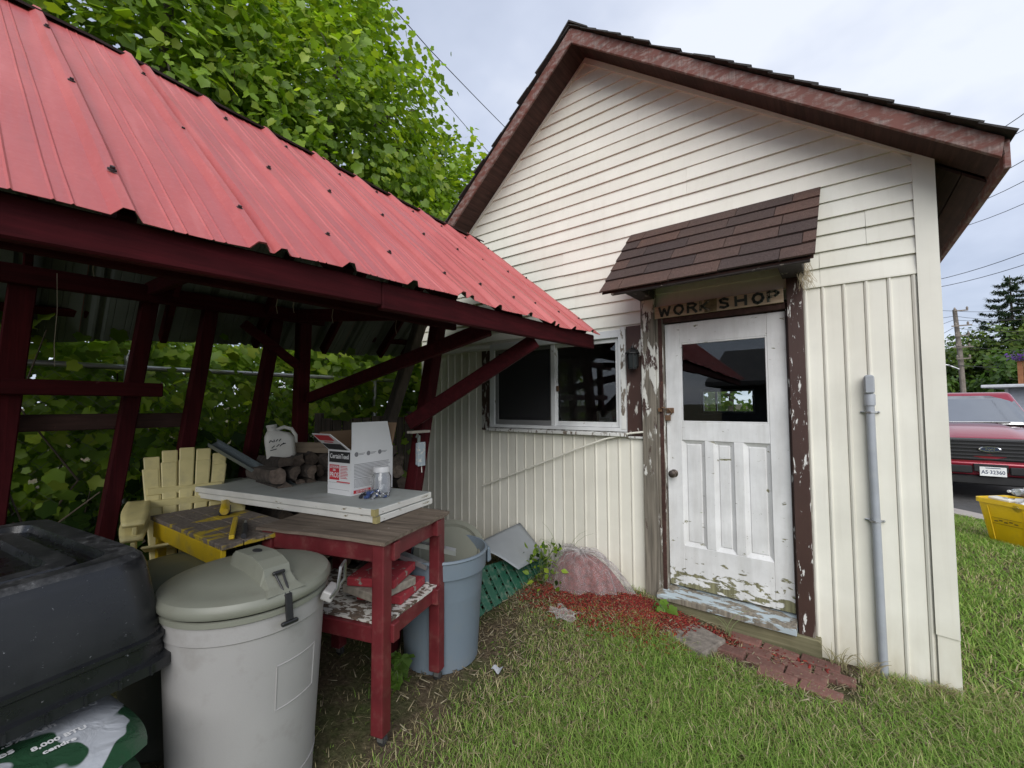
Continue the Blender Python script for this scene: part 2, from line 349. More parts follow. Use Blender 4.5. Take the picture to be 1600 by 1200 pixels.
b = MB(); b.bb((XL + .1, .1, -.3), (XR - .1, YB - .1, -.08)); b.build('floor_slab', m_dark, H, world=True)
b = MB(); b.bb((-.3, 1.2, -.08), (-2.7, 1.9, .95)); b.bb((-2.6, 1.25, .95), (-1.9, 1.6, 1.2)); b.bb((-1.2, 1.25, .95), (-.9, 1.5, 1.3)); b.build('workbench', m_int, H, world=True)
# horizontal lap boards
def lap(x0b, x1b, x0t, x1t, z0, z1, y=0.0):
    """one lap board: proud lower lip, trapezoid in the gable"""
    B = MB(); j = random.uniform(-.003, .002); z0 += random.uniform(-.0025, .0025)
    def sec(xb, xt): return [(xb, y, z0), (xb, y - .017 + j, z0), (xb, y - .017 + j, z0 + .004), (xt, y - .003, z1 + .006), (xt, y, z1 + .006)]
    A = sec(x0b, x0t); C = sec(x1b, x1t)
    B.add(A + C, [(4, 3, 2, 1, 0), (5, 6, 7, 8, 9)] + [(i, (i + 1) % 5, 5 + (i + 1) % 5, 5 + i) for i in range(5)])
    return B
TR = 0.045                                    # rake trim width
def xl_at(z): return max(XL + .02, AP[0] + (z - AP[1]) / SL + TR)
def xr_at(z): return min(1.456, AP[0] - (z - AP[1]) / SR - TR)
EXP = 0.1055; Z0 = 2.135
k = 0; z = Z0
joints = {0: 1.0, 1: 1.0, 2: 1.235, 3: 1.235, 4: -.9, 5: -.9, 8: .2, 9: .2, 12: -1.2, 13: -1.2}
while z < AP[1] - .075:
    z1 = min(z + EXP, AP[1] - .062)
    xs = [xl_at(z), xr_at(z)]; xt = [xl_at(z1), xr_at(z1)]
    if k in joints:
        jx = joints[k]
        lap(xs[0], jx, xt[0], jx, z, z1).build('siding_board', m_sid, H, world=True)
        lap(jx + .0015, xs[1], jx + .0015, xt[1], z, z1, -.0025).build('siding_board', m_sid, H, world=True)
    else: lap(xs[0], xs[1], xt[0], xt[1], z, z1).build('siding_board', m_sid, H, world=True)
    z += EXP; k += 1
lap(XL + .02, -.165, XL + .02, -.165, Z0 - EXP, Z0).build('siding_board', m_sid, H, world=True)
lap(XL + .02, -1.76, XL + .02, -1.76, 1.955, Z0 - EXP).build('siding_board', m_sid, H, world=True)
# starter strip on the right of the door
b = MB(); b.bb((.91, -.022, 2.118), (1.452, -.001, 2.134)); b.build('starter_strip', m_sid, H, world=True, bev=.002)
b = MB(); b.bb((XL + .02, -.022, 1.938), (-1.775, -.001, 1.954)); b.build('starter_strip', m_sid, H, world=True, bev=.002)
# vertical ribbed boards
def vboard(x0, x1, z0, z1, nm='vertical_board'):
    B = MB(); w_ = x1 - x0
    prof = [(0, -.001), (0, -.011), (.009, -.017), (.016, -.017), (.020, -.009), (w_ - .006, -.009), (w_ - .002, -.004), (w_ - .002, -.001)]
    prof = [(min(px, w_), py) for px, py in prof]; n = len(prof)
    B.add([(x0 + px, py, z0) for px, py in prof] + [(x0 + px, py, z1) for px, py in prof], [tuple(range(n - 1, -1, -1)), tuple(range(n, 2 * n))] + [(i, (i + 1) % n, n + (i + 1) % n, n + i) for i in range(n)])
    B.build(nm, m_sid, H, world=True)
x = XL + .02
PW = .1064
while x < -.166:
    x1 = min(x + PW, -.165); zt = 1.94 if x1 < -1.884 else 1.106
    if x < -1.89 and x1 > -1.885: x1 = -1.885; zt = 1.94
    vboard(x, x1, -.28, zt); x = x1
x = .908
while x < 1.445:
    x1 = min(x + (.094 if x < .92 else PW), 1.456); vboard(x, x1, -.30, 2.119); x = x1
# corner trim, loose upper sleeve over lower piece
b = MB(); b.prism([(1.452, -.030, .10), (1.546, -.034, .095), (1.549, .1, .10), (1.543, .1, .10), (1.543, -.019, .10), (1.452, -.019, .10)], (0, 0, 2.76))
b.build('corner_trim', m_sid, H, world=True)
b = MB(); b.prism([(1.458, -.022, -.32), (1.545, -.026, -.32), (1.546, .1, -.32), (1.543, .1, -.32), (1.543, -.012, -.32), (1.458, -.012, -.32)], (0, 0, .46))
b.build('corner_trim', m_sid, H, world=True)
m_gap = M_plain('black_gap', (0.02, 0.02, 0.02), .9)
# rake trim strips
for sgn in (-1, 1):
    xe = XL if sgn < 0 else 1.452; ze = ztop(xe)
    b = MB(); b.prism([(AP[0], -.028, AP[1] + .0), (xe, -.028, ze), (xe, -.028, ze - TR * 1.0), (AP[0], -.028, AP[1] - TR * 1.25)], (0, .027, 0)); b.build('rake_trim', m_sid, H, world=True)
# barge boards, soffits, roof
OV = .30; XE_R = 1.755; XE_L = -3.10
def zroof_r(x): return 4.575 - .799 * (x + .632)
def zroof_l(x): return 4.575 + .87 * (x + .632)
for sgn, xe, zf in ((1, XE_R, zroof_r), (-1, XE_L, zroof_l)):
    xa = -.632
    b = MB(); b.prism([(xa, -OV, zf(xa)), (xe, -OV, zf(xe)), (xe - sgn * .015, -OV, zf(xe) - .10), (xa, -OV, zf(xa) - .135)], (0, .022, 0)); b.build('barge_board', m_barge, H, world=True, bev=.004)
    # soffit under the gable overhang
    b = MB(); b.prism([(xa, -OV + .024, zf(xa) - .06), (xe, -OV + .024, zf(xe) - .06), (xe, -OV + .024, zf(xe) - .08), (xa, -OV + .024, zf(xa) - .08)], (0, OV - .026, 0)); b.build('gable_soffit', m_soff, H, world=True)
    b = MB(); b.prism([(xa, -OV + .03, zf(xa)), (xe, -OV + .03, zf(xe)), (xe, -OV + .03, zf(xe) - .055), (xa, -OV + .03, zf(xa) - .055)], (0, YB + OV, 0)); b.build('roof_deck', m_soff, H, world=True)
    L = math.hypot(xe - xa, zf(xe) - zf(xa)); n = int(L / .14); ux = Vector((xe - xa, 0, zf(xe) - zf(xa))).normalized(); un = Vector((-ux.z, 0, ux.x)) * sgn
    for i in range(n + 1):
        p0 = Vector((xa, 0, zf(xa))) + ux * (i * .14 - .01); p1 = p0 + ux * random.uniform(.15, .17); jy = random.uniform(-.018, .02); th = random.uniform(.009, .016)
        b = MB(); q = [p0 + un * .004, p1 + un * .012, p1 + un * (.012 + th), p0 + un * (.004 + th * .6)]
        b.prism([(c.x, -OV - .03 + jy, c.z) for c in q], (0, YB + OV + .3, 0)); b.build('shingle_course', m_roofsh, H, world=True)
b = MB(); b.prism([(-.80, -OV - .03, 4.445), (-.632, -OV - .03, 4.605), (-.46, -OV - .03, 4.46), (-.46, -OV - .03, 4.472), (-.632, -OV - .03, 4.622), (-.80, -OV - .03, 4.457)], (0, YB + OV + .3, 0)); b.build('ridge_cap', m_roofsh, H, world=True)
# eave on the right: fascia along the side, open plank soffit, rafter tails
b = MB(); b.bb((XE_R - .005, -OV + .024, zroof_r(XE_R) - .15), (XE_R + .02, YB + .3, zroof_r(XE_R) - .004)); b.build('eave_fascia', m_barge, H, world=True, bev=.004)
for i in range(2):
    xa, xb = (1.56 + i * .10, 1.654 + i * .10)
    b = MB(); b.prism([(xa, .02, zroof_r(xa) - .082), (xb, .02, zroof_r(xb) - .082), (xb, .02, zroof_r(xb) - .10), (xa, .02, zroof_r(xa) - .10)], (0, YB, 0)); b.build('soffit_plank', m_soff, H, world=True)
b = MB(); b.bb((XE_L - .02, -OV + .024, zroof_l(XE_L) - .15), (XE_L + .005, YB + .3, zroof_l(XE_L) - .004)); b.build('eave_fascia', m_barge, H, world=True, bev=.004)
# ---------------- door
D = thing('door', None, None); D.parent = H; D.location = Vector((0, 0, 0)) - H.location
def leaf():
    B = MB(); y0, y1 = .004, .046
    xs = [0, .115, .692, .807]                 # stiles
    B.bb((.004, y0, .008), (.115, y1, 1.995)); B.bb((.692, y0, .008), (.803, y1, 1.995))
    B.bb((.115, y0 + .001, 1.80 + .04), (.692, y1, 1.995))      # top rail
    B.bb((.115, y0 + .001, 1.10), (.692, y1, 1.235))       # lock rail
    B.bb((.115, y0 + .001, .008), (.692, y1, .315))        # bottom rail
    for xa in (.275, .468): B.bb((xa, y0 + .001, .315), (xa + .062, y1, 1.10))   # muntins
    return B
leaf().build('leaf', m_door, D, bev=.003)
for xa, xb in ((.115, .275), (.337, .468), (.53, .692)):
    B = MB(); z0, z1 = .315, 1.10; w_ = .028
    yb = .030
    B.add([(xa, yb - .018, z0), (xb, yb - .018, z0), (xb, yb - .018, z1), (xa, yb - .018, z1), (xa + w_, yb, z0 + w_), (xb - w_, yb, z0 + w_), (xb - w_, yb, z1 - w_), (xa + w_, yb, z1 - w_),
           (xa + w_ + .006, yb - .007, z0 + w_ + .006), (xb - w_ - .006, yb - .007, z0 + w_ + .006), (xb - w_ - .006, yb - .007, z1 - w_ - .006), (xa + w_ + .006, yb - .007, z1 - w_ - .006)],
          [(0,1,5,4),(1,2,6,5),(2,3,7,6),(3,0,4,7),(4,5,9,8),(5,6,10,9),(6,7,11,10),(7,4,8,11),(8,9,10,11)])
    B.build('panel', m_door, D)
B = MB()
for a, c in (((.115, .006, 1.235), (.127, .03, 1.84)), ((.680, .006, 1.235), (.692, .03, 1.84)), ((.127, .006, 1.235), (.680, .03, 1.247)), ((.127, .006, 1.828), (.680, .03, 1.84))): B.bb(a, c)
B.build('glazing_bead', m_door, D, bev=.002)
B = MB(); B.bb((.127, .016, 1.247), (.680, .020, 1.828)); B.build('pane', m_gl, D)
m_brass = M_plain('tarnished_knob', (0.16, 0.13, 0.11), 0.35, 0.9)
m_rust = M_plain('rusty_hasp', (0.20, 0.12, 0.07), 0.6, 0.6, dirt=(0.22, 0.09, 0.03))
MY = Matrix.Rotation(math.radians(90), 3, 'X')    # lathe axis z -> -y
B = MB(); B.lathe([(.030, 0), (.030, .005), (.012, .010), (.011, .030), (.024, .040), (.029, .052), (.025, .064), (.012, .068), (.0, .068)], 20, (.052, .006, .845), M=MY); B.build('knob', m_brass, D, smooth=True)
B = MB(); B.box((.035, -.002, 1.325), (.055, .012, .04)); B.tube([(.03, -.008, 1.335), (.03, -.03, 1.34), (.045, -.035, 1.325), (.05, -.02, 1.30), (.03, -.014, 1.285)], .006, 6); B.box((.022, -.018, 1.268), (.038, .02, .042)); B.box((-.025, -.055, 1.33), (.03, .012, .03))
B.tube([(-.02, -.06, 1.335), (-.005, -.075, 1.35), (.015, -.06, 1.345), (.01, -.05, 1.325)], .005, 6); B.build('hasp', m_rust, D, bev=.002)
# ---------------- door frame
B = MB(); B.bb((-.052, -.040, -.09), (-.001, .07, 2.05)); B.build('door_jamb', m_post, H, world=True, bev=.003)
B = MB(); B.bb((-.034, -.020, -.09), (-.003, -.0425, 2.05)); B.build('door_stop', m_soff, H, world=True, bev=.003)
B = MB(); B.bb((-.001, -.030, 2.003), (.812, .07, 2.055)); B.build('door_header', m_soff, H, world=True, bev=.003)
B = MB(); B.bb((.808, -.012, -.09), (.818, .07, 2.003)); B.build('door_jamb', m_postr, H, world=True)
B = MB(); B.bb((-.165, -.062, -.13), (-.053, .0, 2.30)); B.build('door_post', m_post, H, world=True, bev=.005)
B = MB(); B.bb((.819, -.052, -.17), (.907, .0, 2.33)); B.build('door_post', m_postr, H, world=True, bev=.004)
B = MB(); B.hexa([(-.064, -.11, -.085), (.812, -.11, -.085), (.812, .06, -.088), (-.064, .06, -.088)], [(-.064, -.11, -.042), (.812, -.11, -.042), (.812, .06, -.001), (-.064, .06, -.001)]); B.build('door_sill', m_sill, H, world=True, bev=.004)
B = MB(); B.bb((-.17, -.075, -.36), (.935, -.005, -.088)); B.build('sill_beam', M_wood('mossy_beam', (.10, .095, .05), (.22, .20, .12), 0), H, world=True, bev=.006)
# ---------------- window
Wn = thing('window', None, None); Wn.parent = H; Wn.location = Vector((0, 0, 0)) - H.location
X0, X1, ZB, ZT = -1.760, -.303, 1.150, 1.992
B = MB()
for a, c in (((X0, -.045, ZB), (X0 + .062, .05, ZT)), ((X1 - .062, -.045, ZB), (X1, .05, ZT)), ((X0 + .062, -.044, ZT - .062), (X1 - .062, .05, ZT)), ((X0 + .062, -.044, ZB), (X1 - .062, .05, ZB + .03))): B.bb(a, c)
B.build('frame', m_white, Wn, bev=.003)
B = MB(); B.bb((X1 - .040, -.050, ZB + .02), (X1 + .002, -.0455, ZT + .02)); B.build('casing', m_wpeel, Wn)
B = MB(); B.hexa([(X0 - .02, -.075, ZB - .038), (X1 + .006, -.075, ZB - .038), (X1 + .006, .0, ZB - .038), (X0 - .02, .0, ZB - .038)], [(X0 - .02, -.075, ZB - .012), (X1 + .006, -.075, ZB - .012), (X1 + .006, .0, ZB - .001), (X0 - .02, .0, ZB - .001)]); B.build('sill', m_wpeel, Wn, bev=.003)
xm = -1.005
def sash(x0, x1, z0, z1, y, w_, m, nm):
    B = MB()
    for a, c in (((x0, y, z0), (x0 + w_, y + .022, z1)), ((x1 - w_, y, z0), (x1, y + .022, z1)), ((x0 + w_, y + .001, z1 - w_), (x1 - w_, y + .021, z1)), ((x0 + w_, y + .001, z0), (x1 - w_, y + .021, z0 + w_ * 1.25))): B.bb(a, c)
    return B.build(nm, m, Wn, bev=.002)
s1 = sash(X0 + .064, xm, ZB + .032, ZT - .064, -.028, .036, m_alu, 'screen_sash')
s2 = sash(xm + .002, X1 - .064, ZB + .032, ZT - .064, -.016, .034, m_white, 'sash')
B = MB(); B.bb((xm - .022, -.036, ZB + .03), (xm + .022, -.0165, ZT - .062)); B.build('meeting_stile', m_white, Wn, bev=.002)
m_scr, nt_, p_ = newmat('fly_screen'); p_.inputs['Base Color'].default_value = (.02, .02, .022, 1); p_.inputs['Roughness'].default_value = .7; p_.inputs['Alpha'].default_value = .72
B = MB(); B.bb((X0 + .10, -.020, ZB + .07), (xm - .036, -.018, ZT - .10)); B.build('insect_screen', m_scr, Wn)
B = MB(); B.bb((xm + .036, -.006, ZB + .075), (X1 - .098, -.002, ZT - .098)); B.build('pane', m_gl, Wn)
B = MB(); B.bb((X0 + .10, -.004, ZB + .075), (xm - .036, -.0005, ZT - .10)); B.build('pane', m_gl, Wn)
B = MB(); B.box((xm + .042, -.022, 1.52), (.02, .012, .05)); B.box((xm + .05, -.03, 1.515), (.012, .02, .018)); B.build('latch', m_rust, Wn)
B = MB(); B.bb((-.301, -.030, 1.118), (-.167, .0, 2.012)); B.build('brown_board', m_brown, H, world=True, bev=.003)
B = MB(); B.bb((-.305, -.040, 1.098), (-.163, .0, 1.1165)); B.build('drip_strip', m_wpeel, H, world=True, bev=.003)
B = MB(); B.bb((-1.884, -.028, 1.118), (-1.782, .0, 1.935)); B.build('brown_board', M_peel('flaking_left_board', (.055, .026, .02), (.55, .54, .5), .54, (22, 22, 7), .55), H, world=True, bev=.003)
# ---------------- door canopy
K = thing('door_canopy', None, None); K.parent = H; K.location = Vector((0, 0, 0)) - H.location
yT, zT, yB_, zB_ = -.022, 2.775, -.56, 2.185
sl = Vector((0, yB_ - yT, zB_ - zT)); SLn = sl.length; su = sl.normalized(); sn = Vector((0, su.z, -su.y))
if sn.z < 0: sn = -sn
def cxl(t): return -.245 - .03 * t
def cxr(t): return 1.026 - .03 * t
B = MB(); a0 = Vector((0, yT, zT)) - sn * .02; a1 = Vector((0, yB_, zB_)) - sn * .02 - su * .01
B.hexa([(cxl(0) + .01, a0.y, a0.z - .012), (cxr(0) - .01, a0.y, a0.z - .012), (cxr(1) - .01, a1.y, a1.z - .012), (cxl(1) + .01, a1.y, a1.z - .012)], [(cxl(0) + .01, a0.y, a0.z), (cxr(0) - .01, a0.y, a0.z), (cxr(1) - .01, a1.y, a1.z), (cxl(1) + .01, a1.y, a1.z)])
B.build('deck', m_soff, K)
def M_shingle():
    m, nt, p = newmat('brown_shingle'); v = coords(nt)
    n1 = noise(nt, v, 260, 3, .7); n2 = noise(nt, v, 7, 4)
    c = ramp(nt, n1, [(.3, (.03, .022, .02)), (.5, (.078, .056, .049)), (.72, (.19, .145, .13))])
    oi = N(nt, 'ShaderNodeObjectInfo'); k = ramp(nt, oi.outputs['Random'], [(0, (.72, .74, .78)), (.5, (1.0, .95, .93)), (1, (1.30, 1.08, .98))])
    c = mixc(nt, 1.0, c, k, 'MULTIPLY'); c = mixc(nt, ramp(nt, n2, [(.4, 0.0), (.75, .35)]), c, (.05, .04, .04))
    LK(nt, c, p.inputs['Base Color']); p.inputs['Roughness'].default_value = .95; p.inputs['Specular IOR Level'].default_value = .15; bump(nt, p, n1, .7, .004); return m
m_sh = M_shingle()
NC = 6
for i in range(NC):
    t0 = i / NC; t1 = (i + 1) / NC
    xx = cxl(t1); first = True
    while xx < cxr(t1) - .02:
        wd = random.uniform(.26, .34) if not first else random.uniform(.10, .30); first = False
        xe = min(xx + wd, cxr(t1)); 
        if cxr(t1) - xe < .06: xe = cxr(t1)
        A = Vector((0, yT, zT)) + su * (SLn * t0 - (.02 if i else .0)); Bq = Vector((0, yT, zT)) + su * (SLn * t1 + .006 + random.uniform(-.004, .004))
        dz = .006 + .004; jl = random.uniform(.0, .003)
        lo0 = A - sn * .012; lo1 = Bq - sn * .001; hi0 = A - sn * .006; hi1 = Bq + sn * (.007 + jl)
        q = MB(); xs_ = xx + .002; xe_ = xe - .002; sag = random.uniform(-.003, .003)
        q.hexa([(xs_ + .004, lo0.y, lo0.z), (xe_ + .004, lo0.y, lo0.z), (xe_, lo1.y, lo1.z + sag), (xs_, lo1.y, lo1.z)], [(xs_ + .004, hi0.y, hi0.z), (xe_ + .004, hi0.y, hi0.z), (xe_, hi1.y, hi1.z + sag), (xs_, hi1.y, hi1.z)])
        q.build('shingle', m_sh, K); xx = xe
m_brk = M_peel('flaking_bracket_paint', (.03, .022, .02), (.36, .33, .28), .62, (14, 14, 14), .7)
for xa, xb in ((-.165, -.045), (.80, .925)):
    B = MB(); B.bb((xa, -.43, 2.195), (xb, -.064, 2.262)); B.build('bracket_arm', m_brk, K, bev=.004)
    B = MB(); B.prism([(xa + .02, -.005, 2.262), (xa + .02, -.43, 2.262), (xa + .02, -.30, 2.40), (xa + .02, -.005, 2.70)], (.035, 0, 0)); B.build('bracket_cheek', m_soff, K)
B = MB(); B.bb((-.20, -.535, 2.155), (.97, -.505, 2.205)); B.build('front_rail', m_brk, K, bev=.003)
# bird's-nest straw hanging from the right bracket
q = MB(); random.seed(4)
for i in range(70):
    p0 = Vector((.905 + random.uniform(-.02, .035), -.10 + random.uniform(-.09, .05), 2.20 + random.uniform(0, .10))); pts = [p0]
    for s_ in range(3): pts.append(pts[-1] + Vector((random.uniform(-.015, .025), random.uniform(-.015, .01), -random.uniform(.02, .05))))
    q.tube(pts, .0012, 3, False)
o = q.build('straw_nest', M_plain('dry_straw', (.36, .30, .20), .9)); tag(o, 'straggly dry straw nest hanging off the right canopy bracket', 'nest')
# ---------------- sign
SG = thing('workshop_sign', 'hand painted wooden WORKSHOP sign above the door', 'sign', (.37, -.035, 2.04))
m_sign = M_wood('sign_plywood', (.36, .26, .17), (.60, .48, .36), 0)
B = MB(); B.hexa([(-.442, -.018, .0), (.432, -.018, .005), (.432, .0, .005), (-.442, .0, .0)], [(-.442, -.018, .092), (.432, -.018, .098), (.432, .0, .098), (-.442, .0, .092)]); B.build('board', m_sign, SG, bev=.002)
ST = {'W': [[(0, 1), (.22, 0), (.5, .8), (.78, 0), (1, 1)]], 'O': [[(.5, 1), (.15, .85), (0, .5), (.15, .15), (.5, 0), (.85, .15), (1, .5), (.85, .85), (.5, 1)]],
      'R': [[(0, 0), (0, 1), (.6, 1), (.9, .78), (.6, .52), (0, .5)], [(.45, .5), (.95, 0)]], 'K': [[(0, 0), (0, 1)], [(.9, 1), (.1, .48), (.95, 0)]],
      'S': [[(.9, .85), (.55, 1), (.12, .85), (.15, .6), (.8, .42), (.88, .15), (.5, 0), (.05, .15)]], 'H': [[(0, 0), (0, 1)], [(1, 0), (1, 1)], [(0, .5), (1, .5)]], 'P': [[(0, 0), (0, 1), (.6, 1), (.95, .78), (.6, .48), (0, .45)]]}
m_let = M_peel('faded_black_paint', (.05, .06, .055), (.30, .25, .19), .62, (50, 50, 50), .8)
m_let2 = M_peel('worn_black_paint', (.06, .07, .055), (.34, .28, .20), .54, (50, 50, 50), .8)
xs_ = [-.345, -.238, -.140, -.052, .075, .180, .285, .378]; random.seed(12)
B = MB(); B.hexa([(-.058, -.0195, .003), (.026, -.0195, .004), (.026, -.0182, .004), (-.058, -.0182, .003)], [(-.056, -.0195, .094), (.028, -.0195, .095), (.028, -.0182, .095), (-.056, -.0182, .094)]); B.build('dark_patch', M_plain('scraped_patch', (.17, .13, .07), .9, var=.4, scale=30), SG)
for ch, xc in zip('WORKSHOP', xs_):
    B = MB(); wl = .078 if ch == 'W' else .062; hl = .066; zc = .015 + (xc + .35) * .008; yy = -.0208
    for st in ST[ch]:
        pts = [Vector((xc - wl / 2 + px * wl + random.uniform(-.002, .002), yy, zc + pz * hl + random.uniform(-.002, .002))) for px, pz in st]
        for a, c in zip(pts[:-1], pts[1:]): 
            d = (c - a).normalized(); B.beam(a - d * .005, c + d * .005, .0016, .0180 + random.uniform(-.002, .002), (-d.z, 0, d.x)); yy -= .0002
    B.build('letter', m_let2 if ch in 'KP' else m_let, SG)
# ---------------- lantern
LN = thing('wall_lantern', 'small black coach lantern on the brown board by the window', 'lantern', (-.222, -.030, 1.66))
m_blk = M_plain('black_lamp_metal', (.016, .016, .016), .45, .3)
B = MB(); B.box((0, -.012, .085), (.055, .022, .14)); B.build('back_plate', m_blk, LN, bev=.004)
B = MB(); B.lathe([(.062, .115), (.058, .125), (.036, .150), (.012, .165), (.010, .180), (.0, .182)], 8, (0, -.065, 0)); B.build('cap', m_blk, LN)
B = MB(); B.lathe([(.030, 0), (.034, .006), (.040, .114)], 6, (0, -.065, 0)); B.build('glass', M_plain('sooty_lamp_glass', (.03, .035, .035), .15, 0, bmp=0), LN)
B = MB()
for i in range(6):
    t = 2 * math.pi * i / 6; B.beam((.032 * math.cos(t), -.065 + .032 * math.sin(t), -.004), (.042 * math.cos(t), -.065 + .042 * math.sin(t), .118), .007, .007)
B.lathe([(.036, -.008), (.036, .002)], 6, (0, -.065, 0)); B.build('cage', m_blk, LN)
# ---------------- conduit
CD = thing('electrical_conduit', 'grey plastic conduit with a junction fitting strapped to the siding', 'conduit', (1.217, -.04, -.2))
m_pvc = M_plain('grey_pvc', (.33, .35, .38), .45, dirt=(.45, .45, .43), dirt_amt=.3)
B = MB(); B.tube([(.008, .0, -.06), (.006, .0, .3), (.004, 0, .8), (0, 0, 1.3), (0, 0, 1.62)], .0215, 14); B.build('pipe', m_pvc, CD, smooth=True)
B = MB(); B.lathe([(.027, 1.56), (.027, 1.62), (.024, 1.63)], 16); B.build('collar', m_pvc, CD, smooth=True)
B = MB(); B.box((0, -.002, 1.685), (.050, .060, .115)); B.build('fitting', m_pvc, CD, bev=.018, seg=4, smooth=True)
B = MB(); B.box((0, -.034, 1.685), (.038, .006, .100)); B.build('cover_plate', m_pvc, CD, bev=.012, seg=3)
m_gal = M_plain('galvanised', (.42, .43, .44), .4, .85)
for zz in (1.52, .88):
    B = MB(); B.tube([(-.045, .024, zz), (-.024, .02, zz), (-.022, -.01, zz), (0, -.026, zz), (.022, -.01, zz), (.024, .02, zz), (.045, .024, zz)], .006, 6); B.lathe([(.007, 0), (.005, .006), (0, .007)], 8, (.040, .02, zz), M=MY); B.build('strap', m_gal, CD, smooth=True)
# ---------------- loose trim strip hanging below the window
pts = [onY(p, -.055) for p in ((760, 757), (800, 741), (850, 722), (900, 702), (945, 686), (985, 677), (1006, 675))]
B = MB(); B.tube(pts, .008, 8); B.tube([pts[0] + Vector((-.055, 0, -.022)), pts[0]], .0085, 8)
o = B.build('trim_strip', m_sid, smooth=True); tag(o, 'thin bowed cream trim strip hanging loose under the window', 'trim strip')
# ================================================================== lean old shelter with red metal roof
random.seed(21)
SH = thing('wood_shelter', 'leaning dark red timber shelter with red ribbed metal roof', 'shelter', (-1.6, -2.6, -0.2))
def M_redroof():
    m, nt, p = newmat('faded_red_metal'); v = coords(nt)
    c = ramp(nt, noise(nt, v, 1.6, 6), [(.3, (.39, .075, .070)), (.7, (.47, .112, .104))])
    c = mixc(nt, ramp(nt, noise(nt, v, 70, 6, .7), [(.5, 0.0), (.8, .35)]), c, (.55, .20, .20))
    stv = noise(nt, coords(nt, (1.3, 16, 1.3)), 1.0, 6, .6, .3)                # streaks running down the slope
    c = mixc(nt, ramp(nt, stv, [(.35, .45), (.55, 0.0)]), c, (.32, .060, .062)); c = mixc(nt, ramp(nt, stv, [(.55, 0.0), (.8, .5)]), c, (.56, .22, .215))
    c = mixc(nt, ramp(nt, noise(nt, v, 11, 8, .7), [(.60, 0.0), (.8, .5)]), c, (.25, .05, .05))
    LK(nt, c, p.inputs['Base Color']); LK(nt, ramp(nt, stv, [(.3, .34), (.7, .58)]), p.inputs['Roughness']); p.inputs['Specular IOR Level'].default_value = .5
    bump(nt, p, noise(nt, v, 3.5, 4), .22, .04)
    return m
m_red = M_redroof()
m_galv = M_plain('galvanised_underside', (.16, .18, .165), .6, .3)
m_redwood = M_wood('dark_red_painted_timber', (.032, .003, .0045), (.072, .007, .010), 1, .8, spec=.15, blotch=((.12, .06, .05), .70))
m_redwood_z = M_wood('dark_red_painted_post', (.032, .003, .0045), (.072, .007, .010), 2, .8, spec=.15, blotch=((.12, .06, .05), .70))
m_grey = M_wood('grey_weathered_post', (.06, .05, .042), (.15, .125, .105), 2, .9)
YS = [-4.7, -3.23, -2.9, -2.58, -2.28, -.22]
DX = [-1.66, -1.60, -1.47, -1.345, -1.285, -1.235]; DZ = [1.46, 1.41, 1.315, 1.20, 1.145, 1.035]
def eave(Y): return Vector((-.459 - .056 * (Y + .151), Y, 1.957 + .0385 * (Y + .151) + .012 * math.sin(Y * 2.1)))
def ridge(Y):
    e_ = eave(Y); return e_ + Vector((float(np.interp(Y, YS, DX)), -.07, float(np.interp(Y, YS, DZ))))
def rp3(Y, t): # point on roof surface, t=0 eave .. 1 ridge
    a, c = eave(Y), ridge(Y); return a.lerp(c, t)
RIB = .3033; Y0 = -.394
def profile(Y): # height above sheet at run position Y
    k = (Y0 - Y) / RIB; fr = k - math.floor(k + .5); d = abs(fr) * RIB
    if d < .011: return .025
    if d < .030: return .025 * (.030 - d) / .019
    kk = int(math.floor(k + .5))
    if kk % 3 == 2:                                  # second rib of the overlapping sheet
        d2 = abs(fr * RIB + .066)
        if d2 < .009: return .021
        if d2 < .024: return .021 * (.024 - d2) / .015
    fr2 = k - math.floor(k)
    for c in (.30, .40, .60, .70):
        if abs(fr2 - c) * RIB < .004: return .0035
    return 0.0
def panel_ys(a, b_):
    ys = {a, b_}; k0 = int(math.floor((Y0 - b_) / RIB)) - 1
    for k in range(k0, k0 + 8):
        yc = Y0 - k * RIB
        for d in (-.030, -.011, .011, .030): ys.add(yc + d)
        if k % 3 == 2:
            for d in (.042, .057, .075, .090): ys.add(yc + d)
        for c in (.30, .40, .60, .70):
            for d in (-.0041, 0, .0041): ys.add(Y0 - (k + c) * RIB + d)
    return sorted(y for y in ys if a - 1e-6 <= y <= b_ + 1e-6)
def fix_up(o):
    me = o.data
    if sum(p.normal.z for p in me.polygons) < 0: me.flip_normals()
def roof_panel(ya, yb, lift, side=1):
    ys = panel_ys(ya, yb); NT = 9; V = []; F = []
    for i, Y in enumerate(ys):
        for j in range(NT + 1):
            t = -.012 + 1.012 * j / NT; p = rp3(Y, t)
            if side < 0: rg = ridge(Y); p.x = 2 * rg.x - p.x
            n_ = Vector((.64 * side, 0, .77))
            dent = .004 * math.sin(Y * 5 + j * 1.7) * math.sin(j * .9 + Y * 2) + (.006 * math.sin(Y * 9.0) if j == 0 else 0)
            V.append(p + n_ * (profile(Y) + lift + dent + .001))
    nj = NT + 1
    for i in range(len(ys) - 1):
        for j in range(NT): F.append((i*nj+j, (i+1)*nj+j, (i+1)*nj+j+1, i*nj+j+1))
    B = MB(); B.add(V, F); o = B.build('roof_panel', [m_red, m_galv], SH, world=True); md = o.modifiers.new('s', 'SOLIDIFY'); md.thickness = .0012; md.offset = -1; md.material_offset = 1; fix_up(o)
    return o
def ky(k): return Y0 - k * RIB
bounds = [(-.215, ky(2) - .028), (ky(2) + .028, ky(5) - .028), (ky(5) + .028, ky(8) - .028), (ky(8) + .028, ky(11) - .028), (ky(11) + .028, ky(14) - .028)]
m_screw = M_plain('dark_roof_screw', (.035, .025, .025), .5, .4)
